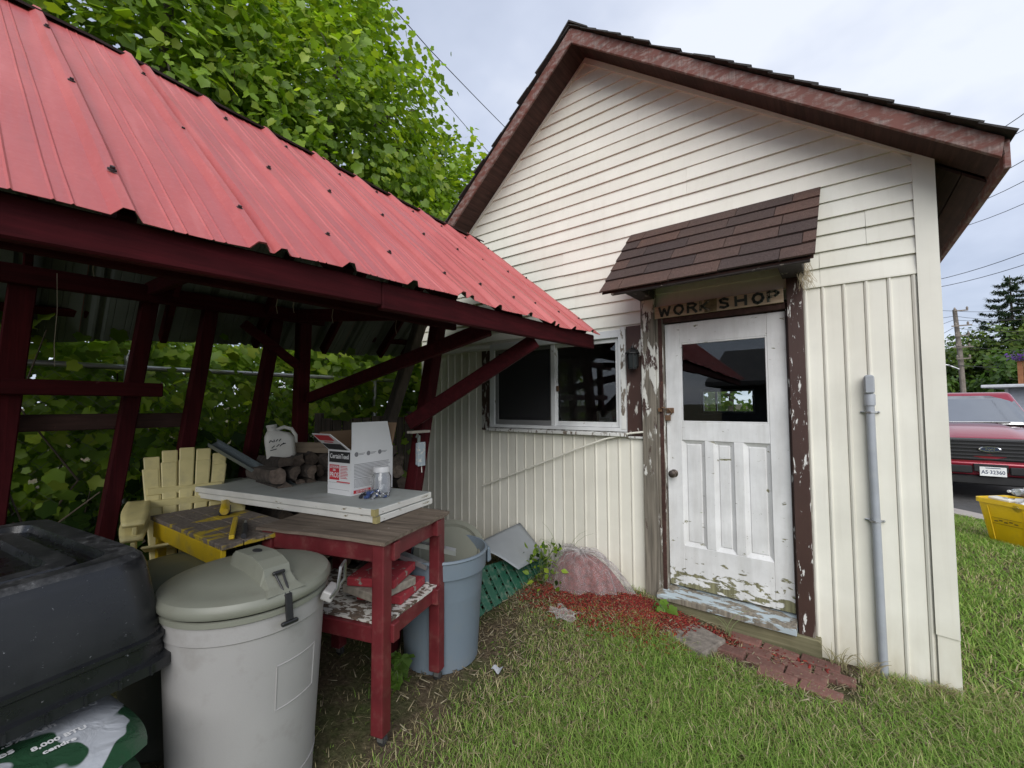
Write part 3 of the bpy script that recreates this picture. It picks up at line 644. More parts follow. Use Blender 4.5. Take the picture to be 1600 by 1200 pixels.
for i, (yb, ya) in enumerate(bounds):
    ro = roof_panel(ya, yb, .004 * (i % 2))
    B = MB()
    for k in range(0, 15):
        y = ky(k)
        if ya - .001 <= y <= yb - .03:
            for t in (.10, .47, .80):
                p = rp3(y, t + random.uniform(-.02, .02)) + Vector((.64, 0, .77)) * (.027 + .004 * (i % 2))
                R3 = Vector((0, 0, 1)).rotation_difference(Vector((.64, 0, .77))).to_matrix()
                B.lathe([(.011, 0), (.010, .004), (.006, .005), (.006, .011), (0, .011)], 6, p, M=R3)
    if B.v:
        so_ = B.build('screws', m_screw, None); so_.data.transform(Matrix.Translation(-SH.location)); so_.parent = ro; so_['kind'] = 'stuff'
    roof_panel(ya, yb, .004 * (i % 2), -1)
B = MB()
for a, c in zip(np.linspace(-4.62, -.19, 9)[:-1], np.linspace(-4.62, -.19, 9)[1:]):
    r0, r1 = ridge(a), ridge(c); r0.z += .012; r1.z += .012
    for sg in (1, -1): B.hexa([r0 + Vector((0, 0, 0)), r1, r1 + Vector((.045 * sg, 0, -.026)), r0 + Vector((.045 * sg, 0, -.026))], [r0 + Vector((0, 0, .012)), r1 + Vector((0, 0, .012)), r1 + Vector((.05 * sg, 0, -.016)), r0 + Vector((.05 * sg, 0, -.016))])
B.build('ridge_strip', m_screw, SH, world=True)
def timber(nm, a, c, w_, h_, up=(0, 0, 1), m=None):
    B = MB(); B.beam(a, c, w_, h_, up); return B.build(nm, m or m_redwood, SH, world=True, bev=.006)
# fascia along the eave in two lengths
e0, e1, e2 = eave(-4.62), eave(-2.35), eave(-.27)
dn = Vector((-.035, 0, -.072))
timber('fascia', e0 + dn + Vector((0, 0, .006)), e1 + dn + Vector((0, 0, .006)), .04, .098); timber('fascia', e1 + dn + Vector((0, .002, 0)), e2 + dn, .04, .11)
# rafters
for Y in (-4.4, -3.72, -3.1, -2.45, -1.85, -1.25, -.62, -.30):
    for sd_ in (1, -1):
        a, c = eave(Y), ridge(Y)
        if sd_ < 0: a = Vector((2 * c.x - a.x, a.y, a.z))
        nrm = Vector((.64 * sd_, 0, .77)); timber('rafter', a.lerp(c, .04) - nrm * .075, c - nrm * .075, .04, .09, nrm)
for sd_ in (1, -1):
    for t in (.14, .47, .80):
        a, c = rp3(-4.6, t), rp3(-.25, t)
        if sd_ < 0: a.x = 2 * ridge(-4.6).x - a.x; c.x = 2 * ridge(-.25).x - c.x
        nrm = Vector((.64 * sd_, 0, .77)); timber('purlin', a - nrm * .0165, c - nrm * .0165, .07, .022, nrm)
PX, BX = -1.30, -2.60
# plates
timber('front_plate', (PX + .07, -4.6, 1.99), (PX + .05, -1.05, 2.012), .045, .13)
timber('back_plate', (BX + .065, -4.6, 2.10), (BX + .065, -1.40, 2.135), .045, .11)
# posts (the whole frame leans towards the workshop)
def post(x0, y0, x1, y1, zt, w_=.092, m=None): return timber('post', (x0, y0, gz(x0, y0) - .05), (x1, y1, zt), w_, w_, (1, 0, 0), m or m_redwood_z)
post(PX, -1.60, PX, -1.155, 2.10); post(PX, -4.50, PX, -4.30, 2.05)
for (yt, yl), zz in zip(((-3.15, -3.28), (-2.585, -2.86), (-2.235, -2.53), (-1.80, -2.14)), (2.12, 2.12, 2.12, 2.12)):
    post(BX, yl, BX, yt + (.0 if yt != -1.80 else .03), zz, .088 if yt > -3 else .11)
post(BX + .02, -1.60, BX, -1.545, 2.12, .10); post(BX, -4.4, BX, -4.25, 2.1)
for Y in (-1.75, -4.3): timber('tie_beam', (PX - .05, Y + (.5 if Y > -2 else 0), 2.06), (BX, Y + (.1 if Y > -2 else 0), 2.14), .04, .10)
# king struts up to the ridge
for Y in (-4.2, -2.6, -1.3): timber('strut', (ridge(Y).x, Y, 2.12), ridge(Y) - Vector((0, -.07, .12)), .08, .08, (1, 0, 0))
timber('collar_beam', (PX, -2.6, 2.09), (BX, -2.6, 2.16), .04, .09)
# braces
timber('brace', onX((638, 662), PX + .05), eave(-1.09) + Vector((-.07, 0, -.12)), .045, .095)
timber('brace', onX((482, 622), BX + .07), eave(-1.56) + Vector((-.09, 0, -.10)), .045, .085)
timber('brace', onX((380, 505), BX + .10), onX((466, 572), BX + .10), .04, .07)
timber('rail', (BX + .07, -4.4, 1.50), (BX + .07, -2.52, 1.485), .04, .09); timber('rail', (BX - .06, -4.4, 1.29), (BX - .06, -2.30, 1.28), .04, .10, m=m_soff)
# doubled lower length of the corner post
timber('post', (PX + .07, -1.66, -.22), (PX + .068, -1.40, 1.12), .06, .092, (1, 0, 0), m_redwood_z)
# bare weathered prop behind
o = MB().beam(onX((598, 690), -2.3), onX((668, 470), -2.05), .10, .10, (1, 0, 0)).beam(Vector((-2.42, -1.10, -.25)), onX((598, 690), -2.3) , .10, .10, (1, 0, 0)).build('leaning_prop', m_grey, bev=.008)
tag(o, 'bare weathered grey prop leaning behind the red corner post', 'prop')
# hanging strings from the fascia
random.seed(3)
for p in ((145, 395), (432, 455), (458, 462), (519, 475), (618, 500), (88, 450)):
    a = onX(p, PX + .02 if p[0] > 100 else -1.9); a.z = min(a.z + .10, 2.02)
    L = random.uniform(.10, .20) if p[0] != 88 else .45
    B = MB(); B.tube([a, a + Vector((.004, .006, -L * .4)), a + Vector((-.004, .002, -L * .75)), a + Vector((.003, .006, -L))], .0017, 4); o = B.build('hanging_string', M_plain('old_string', (.35, .30, .24), .9), SH); o.data.transform(Matrix.Translation(-SH.location))
# switch box on the corner post
OB = thing('outlet_box', 'paint spattered metal outlet box on the red corner post', 'outlet box', onX((656, 722), PX + .11))
m_spat = M_peel('spattered_metal', (.34, .40, .44), (.62, .60, .55), .56, (40, 40, 40), .5)
B = MB(); B.box((0, 0, .055), (.03, .055, .15)); B.build('box', m_spat, OB, bev=.005)
B = MB(); B.box((.018, 0, .055), (.006, .065, .16)); B.build('cover', m_spat, OB, bev=.003)
B = MB(); B.lathe([(.011, 0), (.011, .05)], 8, (0, -.01, .13)); B.tube([(0, -.01, .17), (.01, -.03, .19), (.02, -.05, .17)], .006, 6); B.build('connector', m_galv, OB)
B = MB(); B.box((.0, -.01, .205), (.05, .16, .016)); B.build('bracket', M_wood('pale_batten', (.3, .27, .22), (.5, .46, .4), 1), OB)
B = MB(); B.tube([(.004, .01, -.02), (.006, .012, -.07)], .004, 5); B.build('wire', M_plain('white_wire', (.6, .58, .52), .5), OB)
# ================================================================== things in the yard
random.seed(33)
G = -.2
# ---------------- red cart table
A1, A2 = Vector((-.655, -2.118, 0)), Vector((-.802, -1.64, 0)); eu = (A2 - A1).normalized(); el = Vector((-eu.y, eu.x, 0))   # el: long direction, away to the left
ang = math.atan2(eu.y, eu.x)
CT = thing('red_cart', 'dark red wooden work cart on casters with weathered plywood top', 'cart', (A1.x, A1.y, gz(A1.x, A1.y)), ang)
WD, LG = (A2 - A1).length, .70      # local x along end, local y along length
m_cred = M_plain('cart_red_paint', (.125, .014, .018), .5, var=.25, dirt=(.20, .075, .065), dirt_amt=.6)
m_ply = M_wood('weathered_plywood', (.10, .075, .055), (.27, .215, .165), 1, .92, blotch=((.36, .31, .25), .66))
m_ply2 = M_peel('splattered_shelf', (.62, .60, .55), (.15, .11, .08), .50, (35, 22, 35), .7)
zt = .735 - gz(A1.x, A1.y)
for lx, ly in ((0, 0), (WD, 0), (0, LG), (WD, LG)):
    B = MB(); B.bb((lx - .033, ly - .033, .062), (lx + .033, ly + .033, zt - .002)); B.build('leg', m_cred, CT, bev=.006, seg=2)
    c_ = thing('caster', None, None); c_.parent = CT; c_.location = (lx, ly, 0)
    B = MB(); B.lathe([(.020, -.012), (.026, -.009), (.026, .009), (.020, .012)], 16, (.012, 0, .0265), M=Matrix.Rotation(math.radians(90), 3, 'Y')); B.build('wheel', M_plain('black_rubber', (.03, .03, .03), .6), c_, smooth=True)
    B = MB(); B.box((0, 0, .060), (.05, .05, .004)); B.box((-.005, 0, .042), (.003, .03, .036)); B.box((.029, 0, .042), (.003, .03, .036)); B.box((.012, 0, .056), (.04, .03, .004)); B.build('fork', m_gal, c_)
for zz, hh in ((zt - .05, .085), (.50, .075)):
    for ly in (-.004, LG + .004): B = MB(); B.box((WD / 2, ly, zz), (WD - .07, .03, hh)); B.build('apron', m_cred, CT, bev=.004)
    for lx in (-.004, WD + .004): B = MB(); B.box((lx, LG / 2, zz), (.03, LG - .07, hh)); B.build('apron', m_cred, CT, bev=.004)
for lx, zz in ((WD - .055, zt - .05), (.05, zt - .05), (.05, .50), (WD - .055, .50)): B = MB(); B.box((lx, -.03, zz), (.05, .04, .085)); B.build('end_block', m_cred, CT, bev=.004)
def board(c, sx, sy, th, amp=.004):
    B = MB(); nx = ny = 8
    def f(u, v, top): 
        ex = amp * math.sin(v * 31 + u * 5) * (1 if u in (0, 1) else 0); ey = amp * math.sin(u * 27) * (1 if v in (0, 1) else 0)
        return Vector(c) + Vector(((u - .5) * sx + ex, (v - .5) * sy + ey, (th if top else 0) + .003 * math.sin(u * 6 + v * 4)))
    V = []; F = []
    for top in (0, 1):
        for i in range(nx + 1):
            for j in range(ny + 1): V.append(f(i / nx, j / ny, top))
    n1 = (nx + 1) * (ny + 1); id_ = lambda t, i, j: t * n1 + i * (ny + 1) + j
    for i in range(nx):
        for j in range(ny): F.append((id_(0,i,j), id_(0,i,j+1), id_(0,i+1,j+1), id_(0,i+1,j))); F.append((id_(1,i,j), id_(1,i+1,j), id_(1,i+1,j+1), id_(1,i,j+1)))
    for i in range(nx): F.append((id_(0,i,0), id_(0,i+1,0), id_(1,i+1,0), id_(1,i,0))); F.append((id_(0,i+1,ny), id_(0,i,ny), id_(1,i,ny), id_(1,i+1,ny)))
    for j in range(ny): F.append((id_(0,0,j+1), id_(0,0,j), id_(1,0,j), id_(1,0,j+1))); F.append((id_(0,nx,j), id_(0,nx,j+1), id_(1,nx,j+1), id_(1,nx,j)))
    return B.add(V, F)
board((WD / 2 + .01, LG / 2, zt), WD + .12, LG + .10, .016).build('top', m_ply, CT)
board((WD / 2, LG / 2 - .005, .5385), WD - .005, LG + .03, .012, .001).build('shelf', m_ply2, CT)
shelf_z = CT.location.z + .5385 + .012; top_z = CT.location.z + zt + .016
def cart_pt(lx, ly, z): p = Vector((A1.x, A1.y, 0)) + eu * lx + el * ly; p.z = z; return p
# pavers stacked on the shelf
m_pav = M_peel('red_paver', (.30, .025, .035), (.32, .28, .24), .60, (24, 24, 24), .85)
m_pavg = M_plain('bare_paver', (.26, .23, .19), .95, var=.3, scale=30, bmp=.5)
pv = [((.30, .16), .10, m_pav, 'red faced paver lying flat at the bottom of the cart shelf stack', 0), ((.22, .18), -.22, m_pavg, 'bare grey paver in the middle of the cart shelf stack', .046), ((.25, .185), .18, m_pav, 'red painted paver on top of the cart shelf stack', .092)]
for (lx, ly), a_, m_, lb, dz in pv:
    o = MB().box((0, 0, .0215), (.27, .26, .043)).build('paver', [m_pavg, m_][1:] , None, bev=.006, seg=2, loc=cart_pt(lx, ly, shelf_z + .004 + dz), rot=(0, 0, ang + a_)); tag(o, lb, 'paver', 'pavers stacked on the cart shelf')
# ---------------- two door slabs on the cart
P = {k: onZ(v, .838) for k, v in dict(a=(586, 794), b=(671, 766), c=(292, 757)).items()}
dx = (P['c'] - P['a']); dyv = (P['b'] - P['a']); wv = Vector((-dx.y, dx.x, 0)).normalized(); 
if wv.dot(dyv) < 0: wv = -wv
Ls, Ws = dx.length, dyv.dot(wv); lv = dx.normalized(); sang = math.atan2(lv.y, lv.x)
m_slab = M_plain('chalky_white_slab', (.40, .42, .40), .6, dirt=(.26, .25, .20), dirt_amt=.5, scale=4, var=.1)
m_edge = M_peel('chipped_slab_edge', (.66, .65, .60), (.26, .20, .10), .655, (10, 10, 40), .6)
for i, (zb, th, sh, lb) in enumerate(((top_z + .001, .036, .012, 'lower chipped white door slab lying on the cart'), (top_z + .041, .036, 0, 'upper grey topped white door slab carrying the box'))):
    T = thing('door_slab', lb, 'slab', P['a'] + lv * (Ls / 2) + wv * (Ws / 2 + sh) + Vector((0, 0, zb - P['a'].z)), sang, 'white slabs stacked on the cart')
    sgn = 1 if Vector((-lv.y, lv.x, 0)).dot(wv) > 0 else -1
    B = MB(); B.bb((-Ls / 2, -Ws / 2, .002), (Ls / 2, Ws / 2, th)); B.build('core', m_edge, T, bev=.003)
    B = MB(); B.bb((-Ls / 2 + .003, -Ws / 2 + .003, th), (Ls / 2 - .003, Ws / 2 - .003, th + .002)); B.build('face', m_slab, T)
    B = MB(); B.box((-Ls / 2 + .012, -sgn * (Ws / 2 - .012), th / 2 + .001), (.028, .028, th * .98)); B.build('corner_block', M_plain('bare_corner', (.33, .28, .12), .8), T)
slab_z = top_z + .041 + .038
# ---------------- cardboard box
bp = [onZ(p, slab_z) for p in ((507, 768), (548, 776), (618, 760))]
bw = (bp[0] - bp[1]); bl = (bp[2] - bp[1]); bwL = .215; blL = .335; bh = .275
bx_ = bl.normalized(); by_ = Vector((-bx_.y, bx_.x, 0))
if by_.dot(bw) < 0: by_ = -by_
BX_ = thing('cardboard_box', 'open printed cardboard box standing on the white door slabs', 'box', (bp[1].x, bp[1].y, slab_z + .001), math.atan2(bx_.y, bx_.x))
sy = 1 if Vector((-bx_.y, bx_.x, 0)).dot(by_) > 0 else -1
m_card = M_plain('white_card', (.72, .72, .72), .7, var=.04); m_kraft = M_plain('kraft_card', (.26, .17, .10), .9, var=.12)
m_blackp = M_plain('black_print', (.02, .02, .022), .6); m_redp = M_plain('red_print', (.55, .03, .045), .6); m_greyp = M_plain('grey_print', (.22, .22, .23), .7)
W_, L_ = bwL * sy, blL
def wallq(nm, a, c, m_out, m_in, nrm, th=.004):
    pass
B = MB(); y0, y1 = sorted((0, W_))
B.bb((0, y0, 0), (L_, y1, .004)); B.build('base', m_card, BX_)
B = MB(); B.bb((0, y0, .004), (L_, y0 + .004, bh)); B.build('side', m_card, BX_)
B = MB(); B.bb((0, y1 - .004, .004), (L_, y1, bh)); B.build('side', m_card, BX_)
B = MB(); B.bb((0, y0 + .004, .004), (.004, y1 - .004, bh)); B.build('side', m_card, BX_)
B = MB(); B.bb((L_ - .004, y0 + .004, .004), (L_, y1 - .004, bh)); B.build('side', m_card, BX_)
B = MB(); B.bb((.0045, y0 + .0045, .0045), (L_ - .0045, y0 + .006, bh)); B.bb((.0045, y1 - .006, .0045), (L_ - .0045, y1 - .0045, bh)); B.bb((.0045, y0 + .006, .0045), (.006, y1 - .006, bh)); B.bb((L_ - .006, y0 + .006, .0045), (L_ - .0045, y1 - .006, bh)); B.build('lining', m_kraft, BX_)
# which side faces the camera: the y=0 side (long, printed) and the x=0 end
fl = .165
def flap(nm, a, c, d1, m): # a->c hinge, d1 vector
    B = MB(); a, c, d1 = Vector(a), Vector(c), Vector(d1); tp = (c - a).normalized() * .02
    n_ = d1.cross(c - a).normalized() * .004
    return B.hexa([a, c, c + d1 - tp, a + d1 + tp], [a + n_, c + n_, c + d1 - tp + n_, a + d1 + tp + n_]).build(nm, m, BX_)
flap('flap', (0.004, 0, bh), (L_ - .004, 0, bh), (0, W_ * .12, fl), m_card)          # long near flap standing up
flap('flap', (0.0, .004 * sy, bh), (0.0, W_ - .004 * sy, bh), (-.13, 0, .105), m_card)      # end flap folded out
flap('flap', (L_, .004 * sy, bh), (L_, W_ - .004 * sy, bh), (.06, 0, .15), m_kraft)
flap('flap', (0.004, W_, bh), (L_ - .004, W_, bh), (0, W_ * .55, .10), m_kraft)
e_ = -.0012
# print on the end (x=0 face): text plane, reading direction along y from far to near
ex = Vector((0, -sy, 0)); eo = lambda u, z: Vector((-.0012, W_ - u * sy, z))     # u from far edge
B = MB(); B.bb((-.0008, W_ - .012 * sy, .195), (0, W_ - (bwL - .010) * sy, .262)); B.build('print_band', m_blackp, BX_)
text_obj('print_text', 'CertainTeed', .040, m_card, BX_, frameM(eo(.107, .232), ex, (0, 0, 1)), .0006, .0002, squash=.85)
B = MB(); B.bb((-.0008, W_ - .016 * sy, .088), (0, W_ - .108 * sy, .180)); B.build('print_panel', m_redp, BX_)
for t_, z_, s_ in (('LE FAVORI', .166, .022), ('DES', .147, .018), ('PROS', .116, .044)): text_obj('print_text', t_, s_, m_card, BX_, frameM(eo(.062, z_), ex, (0, 0, 1)), .0006, .0002, squash=.80)
B = MB()
for i in range(9): B.bb((-.0006, W_ - .118 * sy, .172 - i * .009), (0, W_ - (.118 + random.uniform(.05, .072)) * sy, .1755 - i * .009))
B.build('print_lines', m_redp, BX_)
B = MB(); B.bb((-.0006, W_ - .01 * sy, .070), (0, W_ - .2 * sy, .0715)); B.bb((-.0006, W_ - .01 * sy, .030), (0, W_ - .2 * sy, .0315)); B.build('print_lines', m_greyp, BX_)
B = MB(); B.bb((-.0006, W_ - .085 * sy, .074), (0, W_ - .205 * sy, .081)); B.build('print_lines', m_redp, BX_)
# print on the long side (y=0 face)
lx = Vector((1, 0, 0)); yo = -.0008 * sy
def rect(nm, x0, x1, z0, z1, m): B = MB(); B.bb((x0, yo, z0), (x1, 0, z1)); return B.build(nm, m, BX_)
B = MB()
for i in range(10): B.bb((.022, yo, .183 - i * .0085), (.022 + random.uniform(.26, .29), 0, .1862 - i * .0085))
for i in range(7): B.bb((.030, yo, .094 - i * .007), (.030 + random.uniform(.10, .13), 0, .0962 - i * .007))
for i in range(3): B.bb((.058 + i * .09, yo, .248), (.058 + i * .09 + .045, 0, .251)); B.bb((.058 + i * .09, yo, .241), (.058 + i * .09 + .035, 0, .244))
for a, c in (((.024, yo, .045), (.026, 0, .100)), ((.17, yo, .045), (.172, 0, .100)), ((.026, yo, .098), (.17, 0, .100)), ((.026, yo, .045), (.17, 0, .047))): B.bb(a, c)
B.build('print_lines', m_greyp, BX_)
B = MB()
for i in range(3): B.lathe([(.0145, 0), (.0145, .0008)], 16, (.038 + i * .092, yo, .246), M=Matrix.Rotation(math.radians(90), 3, 'X'))
B.build('print_mark', m_greyp, BX_)
rect('print_band', .02, .15, .010, .030, m_redp)
text_obj('print_text', 'LE FAVORI', .02, m_card, BX_, frameM((.085, yo - .0005 * sy, .020), (1, 0, 0), (0, 0, 1)), .0003, .0002)
B = MB(); B.bb((-.0008 - .02, W_ - .02 * sy, bh + .02), (-.0008 - .021, W_ - .19 * sy, bh + .04))
# flap print: dark band and red panel lying on the folded end flap
fd = Vector((-.13, 0, .105)); fn = Vector((-.105, 0, -.13)).normalized()
def fquad(t0, t1, u0, u1, m):
    B = MB(); pts = [Vector((0, W_ - u * sy, bh)) + fd * t - fn * (.0055 * fs) for t, u in ((t0, u0), (t0, u1), (t1, u1), (t1, u0))]
    B.prism(pts, -fn * (.0006 * fs)).build('flap_print', m, BX_)
for sd_ in (1, -1):
    fs = sd_; fquad(.05, .42, .02, .19, m_blackp); fquad(.62, .95, .035, .17, m_redp); fquad(.50, .56, .06, .14, m_redp)
# ---------------- clear jar and heap of small connectors in front of the box
jp = onZ((596, 771), slab_z)
JR = thing('clear_jar', 'clear plastic jar with white lid in front of the box', 'jar', (jp.x, jp.y, slab_z + .001))
m_clear = M_glass('clear_plastic', (.95, .96, .97), .03)
rj = .058
B = MB(); B.lathe([(rj * .9, 0), (rj, .008), (rj, .105), (rj * .8, .125), (rj * .8, .140), (rj * .8 - .002, .140), (rj * .8 - .002, .126), (rj - .002, .104), (rj - .002, .008), (0, .004)], 24); B.build('body', m_clear, JR, smooth=True)
B = MB(); B.lathe([(rj * .86, .134), (rj * .86, .162), (rj * .82, .166), (0, .166)], 24); B.build('lid', M_plain('white_plastic_lid', (.72, .72, .72), .35), JR, smooth=True)
m_bl = M_plain('blue_connector', (.07, .11, .26), .3, .3); m_si = M_plain('bright_connector', (.55, .56, .58), .25, .9); m_bk = M_plain('black_connector', (.03, .03, .035), .3)
CN = thing('connector_heap', 'heap of blue and silver pipe connectors beside the clear jar', 'connectors', (jp.x + .04, jp.y - .085, slab_z + .001))
random.seed(9)
for i in range(46):
    rr = random.random(); t = random.uniform(0, 6.28); rad = .075 * math.sqrt(rr)
    B = MB(); R3 = Euler((random.uniform(0, 3), random.uniform(0, 3), random.uniform(0, 3))).to_matrix(); s_ = random.uniform(.8, 1.2)
    B.lathe([(.006 * s_, -.012 * s_), (.0095 * s_, -.010 * s_), (.0095 * s_, .002), (.007 * s_, .004), (.007 * s_, .014 * s_)], 8, (rad * math.cos(t) * 1.25, rad * math.sin(t), .010 + (1 - rr) * .022 * random.random()), M=R3)
    B.build('connector', random.choice([m_bl, m_bl, m_si, m_si, m_bk]), CN, smooth=True)
# ---------------- big grey bin with lid
def M_plastic(name, c, rough=.42, dirt=(.16, .14, .11), amt=.35, scale=3): return M_plain(name, c, rough, 0, .05, scale, .05, dirt, amt, bscale=180)
m_bin = M_plastic('pale_grey_plastic', (.345, .335, .325)); m_lid = M_plastic('olive_grey_plastic', (.20, .205, .165), .38); m_steel = M_plain('bright_steel', (.36, .36, .37), .35, .9)
m_oliv = M_plastic('dark_olive_plastic', (.055, .060, .045), .45)
GB = thing('grey_trash_can', 'pale grey round trash can with olive lid and black latch', 'trash can', (-.875, -2.60, gz(-.875, -2.6)))
zl_ = .865
B = MB(); B.lathe([(.232, 0), (.243, .012), (.266, .45), (.281, zl_ - .12), (.287, zl_ - .115), (.289, zl_ - .03), (.281, zl_ - .03), (.255, .4), (.21, .02), (0, .02)], 48); B.build('body', m_bin, GB, smooth=True)
B = MB(); B.lathe([(.289, zl_ - .055), (.297, zl_ - .050), (.297, zl_ - .035), (.289, zl_ - .030)], 48); B.build('rim', m_lid, GB, smooth=True)
B = MB(); B.lathe([(.300, zl_ - .022), (.306, zl_ - .012), (.306, zl_ + .006), (.296, zl_ + .022), (.262, zl_ + .034), (.252, zl_ + .033), (.20, zl_ + .052), (.10, zl_ + .064), (0, zl_ + .068)], 56); lid = B.build('lid', m_lid, GB, smooth=True)
# raised handle bridge over the lid, running towards the latch
lz = zl_; latch_dir = Vector((CAM.x + .875, CAM.y + 2.6, 0)).normalized(); latch_dir = Matrix.Rotation(math.radians(24), 3, 'Z') @ latch_dir; ld = latch_dir; lp = Vector((-ld.y, ld.x, 0))
sec = [(-.07, .060, .050), (-.05, .105, .052), (-.02, .124, .054), (.10, .128, .055), (.165, .118, .056), (.215, .098, .056), (.222, .070, .056), (.262, .040, .060), (.298, .024, .064)]
V = []; F = []
for (r_, h_, w_) in sec:
    base = ld * r_
    for (sgnv, top) in ((-1, 0), (-1, 1), (1, 1), (1, 0)):
        V.append(base + lp * (sgnv * w_ * (.85 if top else 1.15)) + Vector((0, 0, lz + (h_ if top else .022))))
for i in range(len(sec) - 1):
    for k in range(4): F.append((i*4+k, i*4+(k+1)%4, (i+1)*4+(k+1)%4, (i+1)*4+k))
F += [(3, 2, 1, 0), tuple((len(sec)-1)*4 + k for k in range(4))]
B = MB(); B.add(V, F); o = B.build('lid_handle', m_lid, None, bev=.006, seg=2); o.parent = lid
B = MB(); B.lathe([(.026, lz + .1275), (.026, lz + .1295), (0, lz + .1295)], 16, ld * .06, sx=1.0, sy=.6); o = B.build('grip_hole', m_blackp, None); o.parent = lid
B = MB()
for s_ in (-1, 1): B.beam(ld * .232 + lp * (.014 * s_) + Vector((0, 0, lz + .075)), ld * .300 + lp * (.008 * s_) + Vector((0, 0, lz + .012)), .008, .008)
B.beam(ld * .302 + Vector((0, 0, lz + .018)), ld * .318 + Vector((0, 0, lz - .075)), .026, .012, ld); B.beam(ld * .318 + lp * -.03 + Vector((0, 0, lz - .082)), ld * .318 + lp * .03 + Vector((0, 0, lz - .082)), .016, .014)
B.tube([ld * .232 + lp * -.022 + Vector((0, 0, lz + .078)), ld * .232 + lp * .022 + Vector((0, 0, lz + .078))], .008, 8)
B.build('latch', M_plain('black_latch', (.015, .015, .016), .35), GB, bev=.003)
# side bail handle
hd = Matrix.Rotation(math.radians(64), 3, 'Z') @ Vector((CAM.x + .875, CAM.y + 2.6, 0)).normalized(); hp = Vector((-hd.y, hd.x, 0))
B = MB(); B.beam(hd * .30 + Vector((0, 0, lz - .055)), hd * .345 + Vector((0, 0, lz - .075)), .10, .04); B.build('handle_lug', m_bin, GB, bev=.008, seg=2)
B = MB(); B.tube([hd * .335 + hp * -.045 + Vector((0, 0, lz - .07)), hd * .365 + hp * -.05 + Vector((0, 0, lz - .03)), hd * .37 + hp * -.03 + Vector((0, 0, lz + .045)), hd * .37 + hp * .03 + Vector((0, 0, lz + .05)), hd * .365 + hp * .05 + Vector((0, 0, lz - .03)), hd * .335 + hp * .045 + Vector((0, 0, lz - .07))], .0065, 8); B.build('bail', m_steel, GB, smooth=True)
# embossed panel on the body
pdn = Matrix.Rotation(math.radians(38), 3, 'Z') @ Vector((CAM.x + .875, CAM.y + 2.6, 0)).normalized()
def rib_on_body(pts, r=.003):
    q = []
    for a_, z_ in pts:
        d_ = Matrix.Rotation(a_, 3, 'Z') @ pdn; rr = np.interp(z_, [0.012, .45, .745], [.243, .266, .281]); q.append(d_ * rr + Vector((0, 0, z_)))
    return q
B = MB(); q = rib_on_body([(-.32, .62), (-.16, .62), (.0, .62), (.16, .62), (.32, .62), (.32, .53), (.32, .46), (.16, .46), (0, .46), (-.16, .46), (-.32, .46), (-.32, .53), (-.32, .62)]); B.tube(q, .003, 6, False); B.build('embossed_panel', m_bin, GB, smooth=True); B = MB()
B.tube(rib_on_body([(a_, .16) for a_ in np.linspace(-1.9, 1.2, 24)]), .003, 6, False); B.build('embossed_rib', m_bin, GB, smooth=True)
# ---------------- second, dark olive bin behind
OBn = thing('olive_trash_can', 'dark olive trash can wedged behind the pale grey can', 'trash can', (-1.56, -2.625, gz(-1.56, -2.625)))
B = MB(); B.lathe([(.21, 0), (.225, .012), (.272, .68), (.28, .70), (.28, .745), (.27, .745), (.2, .02), (0, .02)], 40); B.build('body', m_oliv, OBn, smooth=True)
B = MB(); B.lathe([(.288, .735), (.292, .745), (.292, .76), (.27, .78), (.15, .80), (0, .807)], 40); B.build('lid', M_plastic('olive_lid', (.12, .13, .095), .45), OBn, smooth=True)
# ---------------- pellet bags under the black tub
m_bag, nt_, p_ = newmat('pellet_bag_print'); v_ = coords(nt_)
n_ = noise(nt_, v_, 4.2, 2, .4, .8)
cg = ramp(nt_, n_, [(.0, (.018, .055, .028)), (.465, (.022, .065, .032)), (.48, (.42, .44, .47)), (1, (.58, .60, .64))], 'LINEAR')
LK(nt_, cg, p_.inputs['Base Color']); p_.inputs['Roughness'].default_value = .22; bump(nt_, p_, noise(nt_, v_, 14, 4, .5, .6), .45, .02)
random.seed(5)
BG0 = Vector((-.95, -3.30, G)); bag_top = 0
for i in range(5):
    L2, W2, T2 = .43, .33, .12; lb = ['crushed pellet bag at the foot of the stack under the black tub', 'second pellet bag up in the stack under the black tub', 'middle pellet bag in the stack under the black tub', 'fourth pellet bag up in the stack under the black tub', 'green and silver printed pellet bag on top of the stack'][i]
    def fn(u, v, s_):
        cu = math.cos((u - .5) * math.pi) ** .35 if 0 < u < 1 else 0; cv = math.cos((v - .5) * math.pi) ** .35 if 0 < v < 1 else 0
        a_, c_ = (u - .5) * 2, (v - .5) * 2
        return Vector((a_ * L2 * .95 * (1 - .10 * c_ ** 4), c_ * W2 * .95 * (1 - .14 * a_ ** 4), T2 / 2 + s_ * T2 / 2 * cu * cv * (1 + .05 * math.sin(u * 15 + i) * math.sin(v * 11))))
    B = MB(); B.grid(lambda u, v: fn(u, v, 1), 20, 16); B.grid(lambda u, v: fn(u, v, -1), 20, 16)
    bag = thing('pellet_bag', lb, 'bag', (-.93 + .02 * math.sin(i * 2.1), -3.29 + .02 * math.cos(i), G + .005 + i * .128), random.uniform(-.05, .05) + math.radians(8), 'pellet bags stacked under the tub')
    B.build('sack', m_bag, bag, smooth='all'); bag_top = bag.location.z + T2
    TB = bag
